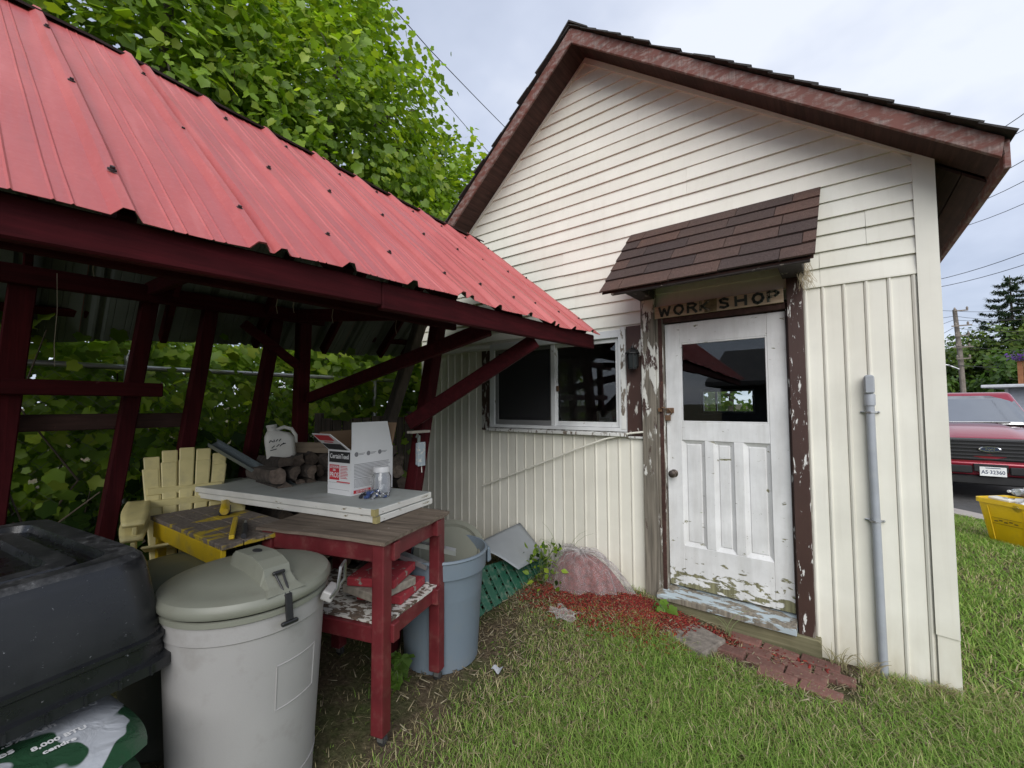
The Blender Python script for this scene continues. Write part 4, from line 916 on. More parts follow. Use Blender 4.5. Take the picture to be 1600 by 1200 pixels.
for (t_, x_, y_, s_, m_) in (('Up to 9,000 BTU', .08, .13, .034, m_card), ('0.3% Ash', .12, .08, .034, m_card), ('Minimal Ash', .10, -.11, .036, m_card), ('Large Cubes', .16, -.04, .036, m_card), ('8,000 BTU', .20, .13, .026, m_card), ('cendre', .235, .12, .024, m_card), ('Longtemps', .22, -.06, .036, m_card), ('Clean Burning', .03, -.10, .03, m_greyp), ('Premium Hardwood', -.02, -.08, .03, m_greyp)):
    def hz(px, py): 
        u = px / (L2 * 1.9) + .5; v = py / (W2 * 1.9) + .5
        return T2 / 2 + T2 / 2 * (math.cos((u - .5) * math.pi) ** .35) * (math.cos((v - .5) * math.pi) ** .35) * 1.05 + .002
    to = text_obj('print_text', t_, s_, m_, TB, Matrix.Identity(4), .0008, .0002); me = to.data
    for vv in me.vertices: 
        px, py = x_ + vv.co.y * -1.0 * 0 + vv.co.x * math.cos(1.57) - vv.co.y * math.sin(1.57), y_ + vv.co.x * math.sin(1.57) + vv.co.y * math.cos(1.57)
        vv.co = (px, py, hz(px, py) + vv.co.z)
# ---------------- black tub upside down on the bags
m_tub, nt_, p_ = newmat('black_poly_tub'); v_ = coords(nt_)
sp_ = noise(nt_, v_, 55, 6, .75); sm_ = noise(nt_, v_, 6, 5)
c_ = mixc(nt_, ramp(nt_, sp_, [(.655, 0.0), (.70, .8)]), (.011, .012, .014), (.45, .46, .48)); c_ = mixc(nt_, ramp(nt_, sm_, [(.45, 0.0), (.75, .4)]), c_, (.035, .036, .038))
LK(nt_, c_, p_.inputs['Base Color']); LK(nt_, ramp(nt_, sm_, [(.3, .18), (.7, .38)]), p_.inputs['Roughness']); bump(nt_, p_, noise(nt_, v_, 200, 3), .08, .003)
TU = thing('black_tub', 'big scuffed black plastic tub turned upside down on the bags', 'tub', (-1.34, -3.335, bag_top + .06), (math.radians(1.5), math.radians(-1), math.radians(8)))
TL, TW, THt = 1.20, .80, .36
def rrect(L, W, r, n=7):
    pts = []
    for cx, cy, a0 in ((L/2 - r, W/2 - r, 0), (-L/2 + r, W/2 - r, 90), (-L/2 + r, -W/2 + r, 180), (L/2 - r, -W/2 + r, 270)):
        for i in range(n): a = math.radians(a0 + 90 * i / (n - 1)); pts.append((cx + r * math.cos(a), cy + r * math.sin(a)))
    return pts
def loft(rings, cap0=True, cap1=True):
    B = MB(); n = len(rings[0]); V = [p for r in rings for p in r]; F = []
    for i in range(len(rings) - 1):
        for k in range(n): F.append((i*n+k, i*n+(k+1)%n, (i+1)*n+(k+1)%n, (i+1)*n+k))
    if cap0: F.append(tuple(range(n - 1, -1, -1)))
    if cap1: F.append(tuple((len(rings) - 1) * n + k for k in range(n)))
    return B.add(V, F)
rg = lambda dl, r, z: [(x_, y_, z) for x_, y_ in rrect(TL + dl, TW + dl, r)]
rings = [rg(.010, .10, -.03), rg(.035, .10, -.028), rg(.035, .10, .004), rg(-.01, .10, .008), rg(-.012, .10, .06), rg(.006, .10, .066), rg(.006, .10, .080), rg(-.022, .10, .086), rg(-.075, .11, THt - .05), rg(-.095, .11, THt - .018), rg(-.13, .10, THt), rg(-.26, .085, THt - .002), rg(-.28, .08, THt - .030), rg(-.37, .06, THt - .032), rg(-.385, .055, THt - .012), rg(-.50, .045, THt - .010), rg(-.515, .04, THt - .038)]
B = loft(rings, False, True)
for i_ in (9, 10, 14): 
    for k_ in range(28): B.m[i_ * 28 + k_] = 1
m_scuf, nt_, p_ = newmat('scuffed_black_poly'); v_ = coords(nt_); s1_ = noise(nt_, v_, 38, 8, .75); s2_ = noise(nt_, v_, 8, 4)
LK(nt_, mixc(nt_, ramp(nt_, s2_, [(.35, 0.0), (.7, .9)]), (.02, .021, .023), ramp(nt_, s1_, [(.42, (.03, .03, .032)), (.60, (.13, .13, .13)), (.70, (.60, .60, .60))])), p_.inputs['Base Color']); p_.inputs['Roughness'].default_value = .45
B.build('shell', [m_tub, m_scuf], TU, smooth=True)
B = MB()
for i in range(14): B.box((-.5 + i * .077, TW / 2 * -1 - .017, -.014), (.006, .012, .03)); 
for i in range(9): B.box((TL / 2 + .017, -.32 + i * .08, -.014), (.012, .006, .03))
B.build('lip_ribs', m_tub, TU)['kind'] = 'stuff'
# ---------------- blue bin with lid inside and metal tracks
m_blue = M_plastic('blue_grey_plastic', (.16, .20, .24), .45, (.20, .21, .20), .3)
BB = thing('blue_trash_can', 'blue grey round trash can behind the red cart', 'trash can', (-.985, -1.43, gz(-.98, -1.43)))
zb = .67
B = MB(); B.lathe([(.215, 0), (.228, .010), (.262, zb - .12), (.264, zb - .115), (.281, zb - .11), (.285, zb - .02), (.292, zb - .012), (.288, zb), (.278, zb), (.270, zb - .03), (.245, .3), (.21, .02), (0, .02)], 48); B.build('body', m_blue, BB, smooth=True)
for a_ in (20, 200):
    d_ = Matrix.Rotation(math.radians(a_), 3, 'Z') @ AX_R.normalized(); pq = Vector((-d_.y, d_.x, 0))
    B = MB(); B.hexa([d_ * .28 + pq * -.09 + Vector((0, 0, zb - .11)), d_ * .28 + pq * .09 + Vector((0, 0, zb - .11)), d_ * .315 + pq * .07 + Vector((0, 0, zb - .10)), d_ * .315 + pq * -.07 + Vector((0, 0, zb - .10))], [d_ * .28 + pq * -.09 + Vector((0, 0, zb - .01)), d_ * .28 + pq * .09 + Vector((0, 0, zb - .01)), d_ * .305 + pq * .07 + Vector((0, 0, zb - .012)), d_ * .305 + pq * -.07 + Vector((0, 0, zb - .012))]); B.build('handle', m_blue, BB, bev=.012, seg=2)
LI = thing('loose_bin_lid', 'dark olive bin lid standing on edge inside the blue trash can', 'lid', (-1.05, -1.30, zb + G - .07), (math.radians(38), 0, math.radians(40)))
B = MB(); B.lathe([(.235, -.02), (.242, -.005), (.235, .01), (.20, .012), (.19, -.008), (.06, -.015), (0, -.015)], 40); B.build('disc', m_lid, LI, smooth=True, solid=.004)
TRK = onZ((612, 838), .62); TRE = onZ((705, 870), .50)
for i, (a, c, lb) in enumerate((((604, 842), (712, 866), 'upper slotted steel track lying across the blue trash can'), ((600, 858), (668, 888), 'lower steel track poking out of the blue trash can'))):
    p0 = at(a, 2.45); p1 = at(c, 2.42 if i else 2.5); p0.z = max(p0.z, .46); dv_ = (p1 - p0).normalized()
    B = MB(); B.beam(p0, p1, .055, .003); sv = dv_.cross(Vector((0, 0, 1))).normalized()
    for s_ in (-1, 1): B.beam(p0 + sv * (.027 * s_) + Vector((0, 0, .012)), p1 + sv * (.027 * s_) + Vector((0, 0, .012)), .003, .026)
    T = thing('steel_track', lb, 'track', p0, 0, 'steel tracks across the blue can'); o = B.build('channel', m_gal, T, world=True)
    B = MB()
    for t in (.2, .45, .7, .9): q_ = p0.lerp(p1, t); B.beam(q_ - dv_ * .012 + Vector((0, 0, .0025)), q_ + dv_ * .012 + Vector((0, 0, .0025)), .012, .003)
    B.build('slot', m_rust, T, world=True)
# ---------------- green slatted panel with grey sheet on top
PN = thing('green_slat_panel', 'green slatted plastic panel leaning low against the workshop wall', 'panel', (-1.12, -.50, -.17), 0)
m_grn = M_plain('green_plastic', (.014, .085, .050), .5, dirt=(.25, .28, .22), dirt_amt=.5, scale=9)
n0, n1 = Vector((-1.09, -.985, gz(-1.09, -.985) + .012)), Vector((-1.04, -.07, gz(-1.04, -.07) - .015)); upv = Vector((-.20, 0, .27))
NSL = 10
for i in range(NSL):
    t = (i + .5) / NSL; a = n0.lerp(n1, t); wv_ = (n1 - n0).normalized()
    nn = wv_.cross(upv).normalized(); B = MB(); B.beam(a, a + upv * (1 - .38 * t), (n1 - n0).length / NSL * .74, .012, nn); B.build('slat', m_grn, PN, world=True, bev=.003)
for f_ in (.06, .3, .55, .8, .97):
    B = MB(); nn = (n1 - n0).cross(upv).normalized(); B.beam(n0 + upv * f_ - nn * .013, n1 + upv * (f_ * .60) - nn * .013, .03, .013, nn); B.build('cross_rail', m_grn, PN, world=True)
# small clips between slats
B = MB(); nn = (n1 - n0).cross(upv).normalized()
for i in range(NSL - 1):
    for f_ in np.linspace(.08, .95, 8): B.box(n0.lerp(n1, (i + 1) / NSL) + upv * (float(f_) * (1 - .40 * (i + 1) / NSL)), (.008, .02, .014))
B.build('clips', m_grn, PN, world=True)['kind'] = 'stuff'
c0 = Vector((-1.40, -.72, .20)); c1 = onX((810, 890), -1.03); c2 = onY((853, 868), -.06); c3 = Vector((-1.38, -.05, .25))
def shf(u, v): 
    p = c0.lerp(c1, u).lerp(c3.lerp(c2, u), v); p.z += .03 * math.sin(u * math.pi) * (1 - v) + .004 * math.sin(v * math.pi); return p
o = MB().grid(shf, 12, 12).build('grey_sheet', M_plain('grey_sheet_vinyl', (.27, .29, .31), .4, var=.06), smooth='all', solid=.004); tag(o, 'curled grey vinyl sheet lying over the green slatted panel', 'sheet')
# ---------------- plastic mulch bag and mulch
def mound(x_, y_): 
    return .16 * math.exp(-(((x_ + .70) / .30) ** 2 + ((y_ + .20) / .24) ** 2)) + .09 * math.exp(-(((x_ + .35) / .35) ** 2 + ((y_ + .22) / .22) ** 2))
m_film, nt_, p_ = newmat('wrinkled_film'); v_ = coords(nt_)
w1 = noise(nt_, v_, 12, 8, .65, .5)
LK(nt_, ramp(nt_, w1, [(.33, (.13, .035, .033)), (.52, (.20, .11, .105)), (.66, (.55, .52, .52))]), p_.inputs['Base Color']); p_.inputs['Roughness'].default_value = .14; p_.inputs['Specular IOR Level'].default_value = .8  # pale ramp end paints thin highlights of the wrinkles into the colour
bump(nt_, p_, w1, .9, .05)
def bagf(u, v):
    t = u * 2 * math.pi; r = (1 - (1 - v) ** 2.2) if v > 0 else 0
    wob = 1 + .13 * math.sin(3 * t + .6) + .08 * math.sin(7 * t) * v + .05 * math.sin(13 * t) * v
    x_ = -.67 + .36 * v * wob * math.cos(t); y_ = -.175 + .17 * v * wob * math.sin(t)
    hgt = .27 * (1 - v ** 3.2) * (1 + .12 * math.sin(5 * t + 4 * v) * v) ; return Vector((x_, min(y_, -.022), gz(x_, y_) + max(hgt, -.01) + .012 * math.sin(11 * t + 6 * v)))
MBg = thing('mulch_bag', 'torn wrinkled clear bag of red mulch slumped against the wall', 'bag', (-.67, -.175, gz(-.67, -.175)))
def bagin(u, v): p_ = bagf(u, v); c_ = Vector((-.67, -.16, gz(-.67, -.16))); return c_ + (p_ - c_) * .90
MB().grid(bagin, 40, 14).build('mulch_fill', M_plain('bagged_mulch', (.15, .030, .026), .9, var=.5, scale=30, bmp=.8, bscale=50), MBg, smooth='all', world=True)
def bagfold(u, v):
    p_ = bagf(u, v); t = u * 2 * math.pi; k_ = .022 * abs(math.sin(6.5 * t + 2.2 * math.sin(5 * v))) + .012 * abs(math.sin(15 * t + 3 * v)); c_ = Vector((-.67, -.16, p_.z - .1)); d_ = (p_ - c_).normalized(); q_ = p_ + d_ * (k_ * min(1, v * 3)); return Vector((q_.x, min(q_.y, -.019), q_.z))
m_clr, nt2, p2 = newmat('clear_film'); p2.inputs['Base Color'].default_value = (.72, .68, .68, 1); p2.inputs['Roughness'].default_value = .12; p2.inputs['Specular IOR Level'].default_value = .9
lw = N(nt2, 'ShaderNodeLayerWeight'); lw.inputs[0].default_value = .35; LK(nt2, ramp(nt2, lw.outputs['Facing'], [(.15, .16), (.8, .8)]), p2.inputs['Alpha']); bump(nt2, p2, noise(nt2, coords(nt2), 22, 6, .6, .6), .7, .02)
MB().grid(bagfold, 96, 22).build('film', m_clr, MBg, smooth='all', world=True)
def chips(n, fpos, cols, ln=(.02, .055), seed=1, asp=(.16, .34)):
    r = np.random.default_rng(seed); P_ = fpos(r, n); n = len(P_)
    L_ = r.uniform(*ln, n); Wd = L_ * r.uniform(*asp, n); Th = Wd * .45
    yaw = r.uniform(0, 6.28, n); pit = r.normal(0, .35, n); cz, sz, cp, sp2 = np.cos(yaw), np.sin(yaw), np.cos(pit), np.sin(pit)
    d = np.stack([cz * cp, sz * cp, sp2], 1); s2 = np.stack([-sz, cz, np.zeros(n)], 1); u = np.cross(d, s2)
    V = []
    for a_, b_, c2_ in ((-1,-1,-1),(1,-1,-1),(1,1,-1),(-1,1,-1),(-1,-1,1),(1,-1,1),(1,1,1),(-1,1,1)):
        V.append(P_ + d * (a_ * L_ / 2)[:, None] + s2 * (b_ * Wd / 2)[:, None] + u * (c2_ * Th / 2)[:, None])
    V = np.stack(V, 1).reshape(-1, 3); fb = np.array([(0,3,2,1),(4,5,6,7),(0,1,5,4),(1,2,6,5),(2,3,7,6),(3,0,4,7)])
    F = (np.arange(n)[:, None, None] * 8 + fb[None]).reshape(-1, 4)
    cidx = r.integers(0, len(cols), n); C_ = np.repeat(np.array(cols)[cidx] * r.uniform(.7, 1.25, (n, 1)), 8, 0)
    return V, F, C_
def mulchpos(r, n):
    out_ = []
    for cx, cy, sx_, sy_, k in ((-.55, -.42, .26, .12, .30), (-.30, -.30, .20, .12, .22), (-.04, -.24, .13, .07, .30), (.35, -.20, .25, .04, .08), (-.2, -.5, .25, .10, .12), (-.10, -.42, .07, .06, .08)):
        m_ = int(n * k); out_.append(np.stack([r.normal(cx, sx_, m_), r.normal(cy, sy_, m_)], 1))
    xy = np.concatenate(out_); xy = xy[(xy[:, 1] < -.13) & (xy[:, 0] > -1.0)]
    z_ = g(xy[:, 0], xy[:, 1]) + .008 + r.uniform(0, .02, len(xy)); return np.stack([xy[:, 0], xy[:, 1], z_], 1)
V, F, C_ = chips(9000, mulchpos, [(.20, .022, .018), (.26, .034, .022), (.14, .02, .016), (.20, .09, .05)], (.012, .036))
o = npmesh('red_mulch', V, F, M_attr('mulch_chip', .9), col=C_, kind='stuff'); tag(o, 'spilled red wood mulch chips along the workshop wall', 'mulch')
# torn film scrap on the grass
o = MB().grid(lambda u, v: Vector((-.66 + .20 * u + .02 * math.sin(v * 9), -.72 + .15 * v + .03 * math.sin(u * 7), gz(-.6, -.65) + .035 + .018 * math.sin(u * 11 + v * 4) * math.cos(v * 9))), 14, 12).build('film_scrap', m_clr, smooth='all'); tag(o, 'crumpled pale plastic scrap lying on the grass by the mulch', 'scrap')
o = MB().grid(lambda u, v: Vector((-.60 + .055 * u, -1.40 + .05 * v, gz(-.57, -1.38) + .03 + .010 * math.sin(u * 5 + v * 3))), 5, 5).build('foil_scrap', M_plain('crumpled_foil', (.45, .47, .5), .35), smooth='all'); tag(o, 'small crumpled grey wrapper on the grass beside the cart wheel', 'scrap')
# ---------------- stone slab and bricks before the door
def plate(poly, th, nm, m, z0):
    B = MB(); B.prism([(x_, y_, z0 - .05) for x_, y_ in poly], (0, 0, th + .05)); return B.build(nm, m, bev=.008, seg=2)
m_stone = M_plain('worn_flagstone', (.19, .165, .14), .9, var=.4, scale=22, bmp=.5, bscale=40)
o = plate([(-.03, -.30), (.04, -.42), (.36, -.53), (.44, -.28), (.20, -.17)], .030, 'flagstone', m_stone, gz(.25, -.35)); tag(o, 'worn brown grey flagstone set in the grass at the doorstep', 'flagstone')
m_brick = M_plain('worn_brick', (.165, .078, .062), .9, var=.2, scale=20, bmp=.4, dirt=(.20, .17, .13), dirt_amt=.6, obj_rand=.2)
bme = None; random.seed(8)
BR = thing('brick_step', 'little paved patch of worn red bricks beside the flagstone', 'bricks', (.75, -.3, gz(.75, -.3)))
rot = math.radians(-4)
for r_ in range(4):
    for c_i in range(3 if r_ else 3):
        x_ = .42 + c_i * .204 + (.10 if r_ % 2 else 0) - r_ * .03; y_ = -.135 - r_ * .101
        if x_ > 1.10 or (r_ == 3 and c_i == 0): continue
        if bme is None:
            ob = MB().box((0, 0, 0), (.193, .091, .06)).build('brick', m_brick, BR, bev=.006, seg=2); bme = ob
        else: ob = bme.copy(); COL.objects.link(ob); ob.parent = BR
        ob.location = Vector((x_ + .1, y_, gz(x_, y_) - .004 + random.uniform(-.004, .004))) - BR.location; ob.rotation_euler = (random.uniform(-.02, .02), random.uniform(-.02, .02), rot + random.uniform(-.015, .015))
# ---------------- yellow painted bench with tools
m_yb = M_peel('worn_yellow_planks', (.46, .33, .02), (.17, .14, .115), .44, (9, 3, 9), .7)
m_yel = M_plain('yellow_paint', (.58, .40, .012), .5, dirt=(.25, .2, .12), dirt_amt=.5)
YT = thing('yellow_bench', 'worn plank bench with bright yellow painted apron', 'bench', (-1.75, -2.40, G), math.radians(3))
for i in range(4): B = MB(); B.bb((-.50, -.20 + i * .1, .895), (.48, -.104 + i * .1, .92)); B.build('plank', m_yb, YT, bev=.003)
B = MB(); B.bb((-.46, -.195, .80), (.46, -.170, .894)); B.build('apron', m_yel, YT, bev=.004)
B = MB(); B.bb((-.46, .170, .80), (.46, .195, .894)); B.build('apron', m_yel, YT, bev=.004)
B = MB(); B.bb((-.49, -.17, .80), (-.462, .17, .894)); B.build('apron', m_yel, YT, bev=.004)
for lx in (-.44, .44):
    for ly in (-.16, .16): B = MB(); B.bb((lx - .022, ly - .022, 0), (lx + .022, ly + .022, .80)); B.build('leg', m_yel, YT, bev=.004)
yz = G + .92
TLq = thing('yellow_sander', 'black and yellow hand tool lying on the plank bench', 'tool', (-1.95, -2.33, yz + .001), math.radians(-20))
B = MB(); B.tube([(-.17, 0, .025), (-.15, 0, .03), (.10, 0, .035), (.12, 0, .03)], [.018, .024, .026, .02], 10); B.build('handle', m_yel, TLq, smooth=True)
B = MB(); B.box((.0, 0, .017), (.16, .06, .034)); B.build('sole', m_blackp, TLq, bev=.006)
TLr = thing('yellow_pry_bar', 'yellow scraper bar with a black grip on the plank bench', 'tool', (-1.50, -2.44, yz + .001), math.radians(158))
B = MB(); B.bb((-.20, -.012, .002), (.20, .012, .024)); B.build('bar', m_yel, TLr, bev=.004)
B = MB(); B.tube([(-.21, -.05, .014), (.02, -.05, .014)], .013, 10); B.build('grip', m_blackp, TLr, smooth=True)
B = MB(); B.tube([(.02, -.05, .012), (.12, -.05, .012)], .006, 8); B.build('shaft', m_steel, TLr, smooth=True)
# ---------------- stacked yellow adirondack chairs on a wooden crate
m_adi = M_plain('faded_yellow_plastic', (.60, .52, .24), .45, dirt=(.34, .30, .18), dirt_amt=.4, scale=5)
crate_t = .245
CR = thing('wooden_crate', 'old slatted wooden crate beneath the yellow chairs', 'crate', (-2.24, -2.45, G), math.radians(-14))
m_crw = M_wood('grey_crate_wood', (.10, .08, .065), (.24, .20, .16), 0)
for i in range(4):
    for yy in (-.24, .24): B = MB(); B.box((0, yy, .052 + i * .096), (.62, .02, .09)); B.build('slat', m_crw, CR, bev=.003)
    for xx in (-.30, .30): B = MB(); B.box((xx, 0, .052 + i * .096), (.02, .458, .09)); B.build('slat', m_crw, CR, bev=.003)
for i in range(6): B = MB(); B.box((-.26 + i * .104, 0, .392), (.095, .50, .018)); B.build('slat', m_crw, CR, bev=.003)
for sx_ in (-1, 1):
    for sy_ in (-1, 1): B = MB(); B.box((sx_ * .272, sy_ * .212, .19), (.034, .034, .38)); B.build('corner_post', m_crw, CR)
def adirondack(name, lb, loc, rz):
    T = thing(name, lb, 'chair', loc, rz, 'stacked yellow chairs'); T.scale = (.92, .92, .92)      # local -y is the front
    for i in range(5):
        f_ = (i - 2) / 2; tx = f_ * .205; bx2 = f_ * .15; w0, w1 = .066, .094; hh = .87 - .055 * f_ * f_
        a = Vector((bx2, .17, .20)); c = Vector((tx, .40, hh)); nrm = Vector((0, -.95, .31))
        B = MB(); pts = []
        sxv = Vector((1, 0, 0))
        B.hexa([a - sxv * w0 / 2 + nrm * -.008, a + sxv * w0 / 2 + nrm * -.008, a + sxv * w0 / 2 + nrm * .008, a - sxv * w0 / 2 + nrm * .008], [c - sxv * w1 / 2 + nrm * -.008, c + sxv * w1 / 2 + nrm * -.008 , c + sxv * w1 / 2 + nrm * .008, c - sxv * w1 / 2 + nrm * .008]); B.build('back_slat', m_adi, T, bev=.008, seg=2)
    B = MB(); B.beam((-.22, .30, .58), (.22, .30, .58), .03, .05); B.build('back_rail', m_adi, T, bev=.005)
    for i in range(5): B = MB(); t = i / 4; B.box((0, -.24 + t * .40, .33 - t * .12), (.44, .088, .016), (math.radians(-16), 0, 0)); B.build('seat_slat', m_adi, T, bev=.005)
    for s_ in (-1, 1):
        B = MB(); B.prism([(s_ * .255 - .012, -.20, 0), (s_ * .255 - .012, -.13, 0), (s_ * .255 - .012, -.13, .47), (s_ * .255 - .012, -.20, .45)], (.024, 0, 0)); B.build('front_leg', m_adi, T, bev=.005)
        B = MB(); B.prism([(s_ * .235 - .012, -.28, .30), (s_ * .235 - .012, .44, 0), (s_ * .235 - .012, .36, 0), (s_ * .235 - .012, -.28, .22)], (.024, 0, 0)); B.build('side_rail', m_adi, T, bev=.005)
        def arm(u, v): return Vector((s_ * .262 + (v - .5) * (.10 + .05 * math.sin(min(1, u * 2.2) * math.pi / 2) * (1 - u * .55)) , -.20 + u * .53, .515 - .05 * (1 - u) ** 3))
        MB().grid(arm, 10, 4).build('arm', m_adi, T, solid=.02, smooth='all')
    return T
fz = math.atan2(.78, .62)          # rotation so that local -y faces (+x,-y)
adirondack('adirondack_chair', 'lower of two stacked faded yellow slatted garden chairs', (-2.15, -2.47, crate_t - .03), math.radians(76))
adirondack('adirondack_chair', 'upper of two stacked faded yellow slatted garden chairs', (-2.18, -2.46, crate_t + .045), math.radians(76))
# ---------------- firewood stack
m_bark = M_plain('log_bark', (.06, .048, .04), .95, var=.5, scale=24, bmp=.9, bscale=30, obj_rand=.45); m_end = M_plain('log_end', (.13, .10, .08), .95, var=.4, scale=30, bmp=.5, obj_rand=.5)
logs = []; random.seed(14)
for k in range(5):
    B = MB(); n = 12; R_ = [.056, .048, .060, .044, .052][k]; ring = [R_ * (1 + random.uniform(-.24, .2)) * (.45 if (k in (0, 1, 3) and i in (2, 3, 4)) else 1) for i in range(n)]
    V = []
    for xx in (-.2, -.07, .07, .2):
        for i in range(n): a = 2 * math.pi * i / n; V.append((xx, ring[i] * (1 + random.uniform(-.03, .03)) * math.cos(a), ring[i] * math.sin(a)))
    F = [(j*n+i, j*n+(i+1)%n, (j+1)*n+(i+1)%n, (j+1)*n+i) for j in range(3) for i in range(n)]
    B.mat(0).add(V, F); b0 = 0
    B.f.append(list(range(n - 1, -1, -1))); B.m.append(1); B.f.append([3*n+i for i in range(n)]); B.m.append(1)
    logs.append(B.build('firewood_log', [m_bark, m_end], None, smooth=True))
row = 0; zrow = -.2 + .045; first = True; cnt = 0
while zrow < 1.00:
    yy = -2.04 + (.052 if row % 2 else 0)
    while yy < -1.02:
        k = random.randrange(5); src = logs[k]
        if not src.get('used'): o = src; o['used'] = 1
        else: o = src.copy(); COL.objects.link(o)
        o.location = (-2.12 + random.uniform(-.05, .05), yy, zrow + random.uniform(-.008, .008)); o.rotation_euler = (random.uniform(0, 6.28), random.uniform(-.04, .04), random.uniform(-.10, .10))
        tag(o, 'weathered split log in the firewood stack under the shelter', 'log', 'firewood stacked under the shelter'); cnt += 1; yy += .101
    zrow += .088; row += 1
for o in bpy.data.objects:
    if o.get('used') is not None: del o['used']
stack_top = zrow - .088 + .05
# a few loose split pieces on top
for i, (yy, a_) in enumerate(((-1.75, .9), (-1.35, .5), (-1.15, -.4))):
    o = MB().prism([(-.2, -.05, 0), (-.2, .055, .0), (-.2, .01, .07)], (.4, 0, 0)).build('split_log', M_wood('split_wood', (.16, .12, .085), (.32, .26, .19), 0), loc=(-2.05, yy, stack_top - .005), rot=(0, .05, a_)); tag(o, 'loose split log lying crosswise on top of the firewood stack', 'log', 'split logs on the firewood')
# white plastic jug on the stack
JG = thing('white_jug', 'white plastic jug with black lettering lying on the firewood stack', 'jug', (-2.10, -1.93, stack_top - .03), (0, math.radians(-8), math.radians(62)))
m_jug = M_plain('white_jug_plastic', (.58, .57, .52), .4, bmp=.1)
rj = lambda L, W, r_, z, dx=0: [(x_ + dx, y_, z) for x_, y_ in rrect(L, W, r_)]
loft([rj(.17, .11, .03, 0), rj(.185, .12, .03, .01), rj(.185, .12, .03, .13), rj(.16, .11, .03, .165, -.008), rj(.075, .07, .03, .195, -.035), rj(.06, .06, .028, .20, -.038), rj(.06, .06, .028, .22, -.038)]).build('body', m_jug, JG, smooth=True)
B = MB(); B.tube([(-.02, 0, .20), (.04, 0, .212), (.085, 0, .19), (.105, 0, .14), (.098, 0, .09)], .013, 8); B.build('handle', m_jug, JG, smooth=True)
B = MB(); B.lathe([(.034, .222), (.034, .240), (0, .241)], 14, (-.038, 0, 0)); B.build('cap', m_jug, JG, smooth=True)
B = MB()
for (x0, z0, x1, z1) in ((-.06, .12, -.05, .135), (-.05, .135, -.035, .12), (-.03, .12, -.028, .137), (-.02, .122, -.005, .135), (0, .12, .015, .136), (-.05, .08, -.03, .095), (-.02, .085, .0, .10), (.0, .085, .03, .105), (.01, .095, .04, .10), (-.06, .065, -.02, .07)): B.beam((x0, -.0615, z0), (x1, -.0615, z1), .003, .006, (0, 0, 1))
B.build('lettering', m_blackp, JG)
# galvanised channel leaning from the chair to the slabs
p0, p1 = at((332, 694), 3.05), at((432, 752), 2.95)
T = thing('galvanised_channel', 'long bent galvanised steel channel behind the white slabs', 'channel', p0)
dv_ = (p1 - p0).normalized(); pe = p1 + dv_ * 1.05; pe_ = p0 + dv_ * ((p0.z - .0) / max(-dv_.z, .05)) if dv_.z < 0 else p1
B = MB(); B.beam(p0, p1 + dv_ * .45, .07, .003, (.5, -.2, .8)); sv = dv_.cross(Vector((.5, -.2, .8))).normalized(); un_ = sv.cross(dv_)
for s_ in (-1, 1): B.beam(p0 + sv * (.034 * s_) + un_ * .016, p1 + dv_ * .45 + sv * (.034 * s_) + un_ * .016, .003, .032, un_)
B.build('channel', M_plain('dull_galvanised', (.20, .23, .24), .45, .7), T, world=True)
# ================================================================== foliage
m_leaf = M_attr('leaf', .45, .48, .4); m_blade = M_attr('grass_blade', .65, .25, .2)
LO = np.array([(0, 0), (.26, -.13), (.47, .02), (.47, .32), (.55, .54), (.24, .74), (0, 1.0), (-.24, .74), (-.55, .54), (-.47, .32), (-.47, .02), (-.26, -.13)])
LO_S = np.array([(0, 0), (.30, .30), (.24, .66), (0, 1.0), (-.24, .66), (-.30, .30)])
def leaves(P, Nn, size, cols, r, outline=LO, droop=.5):
    """P positions, Nn outward normals; returns V,F,C of folded lobed leaves"""
    n = len(P); k = len(outline)
    nn = Nn + r.normal(0, .55, (n, 3)); nn[:, 2] += .45; nn /= np.linalg.norm(nn, axis=1)[:, None]
    tip = r.normal(0, 1, (n, 3)); tip[:, 2] -= droop * 2; tip -= nn * (tip * nn).sum(1)[:, None]; tip /= np.linalg.norm(tip, axis=1)[:, None]
    s = np.cross(nn, tip); sz = size * r.uniform(.45, 1.3, n)
    V = np.empty((n, k + 1, 3)); fold = r.uniform(.05, .30, n); curl = r.uniform(-.05, .35, n)
    for i, (a, b_) in enumerate(outline):
        h = fold * abs(a) - curl * b_ * b_ * .5
        V[:, i] = P + s * (a * sz)[:, None] + tip * (b_ * sz)[:, None] + nn * (h * sz)[:, None]
    V[:, k] = P + tip * (.42 * sz)[:, None] - nn * (curl * .09 * sz)[:, None]
    f = np.array([(i, (i + 1) % k, k) for i in range(k)]); F = (np.arange(n)[:, None, None] * (k + 1) + f[None]).reshape(-1, 3)
    ci = r.integers(0, len(cols), n); C_ = np.array(cols)[ci] * r.uniform(.7, 1.3, (n, 1)); C_ = np.repeat(C_, k + 1, 0)
    return V.reshape(-1, 3), F, C_
VINE = [(.17, .27, .030), (.21, .32, .036), (.27, .39, .046), (.13, .21, .030), (.34, .43, .055), (.22, .33, .055)]
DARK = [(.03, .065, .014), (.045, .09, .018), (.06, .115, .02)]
def clump_cloud(r, centers, per, spread, base):
    P = []; Q = []
    for c in centers:
        m_ = int(per * r.uniform(.6, 1.4)); p = c + r.normal(0, 1, (m_, 3)) * spread; P.append(p)
        d = p - base; d /= np.linalg.norm(d, axis=1)[:, None] + 1e-6; Q.append(d)
    return np.concatenate(P), np.concatenate(Q)
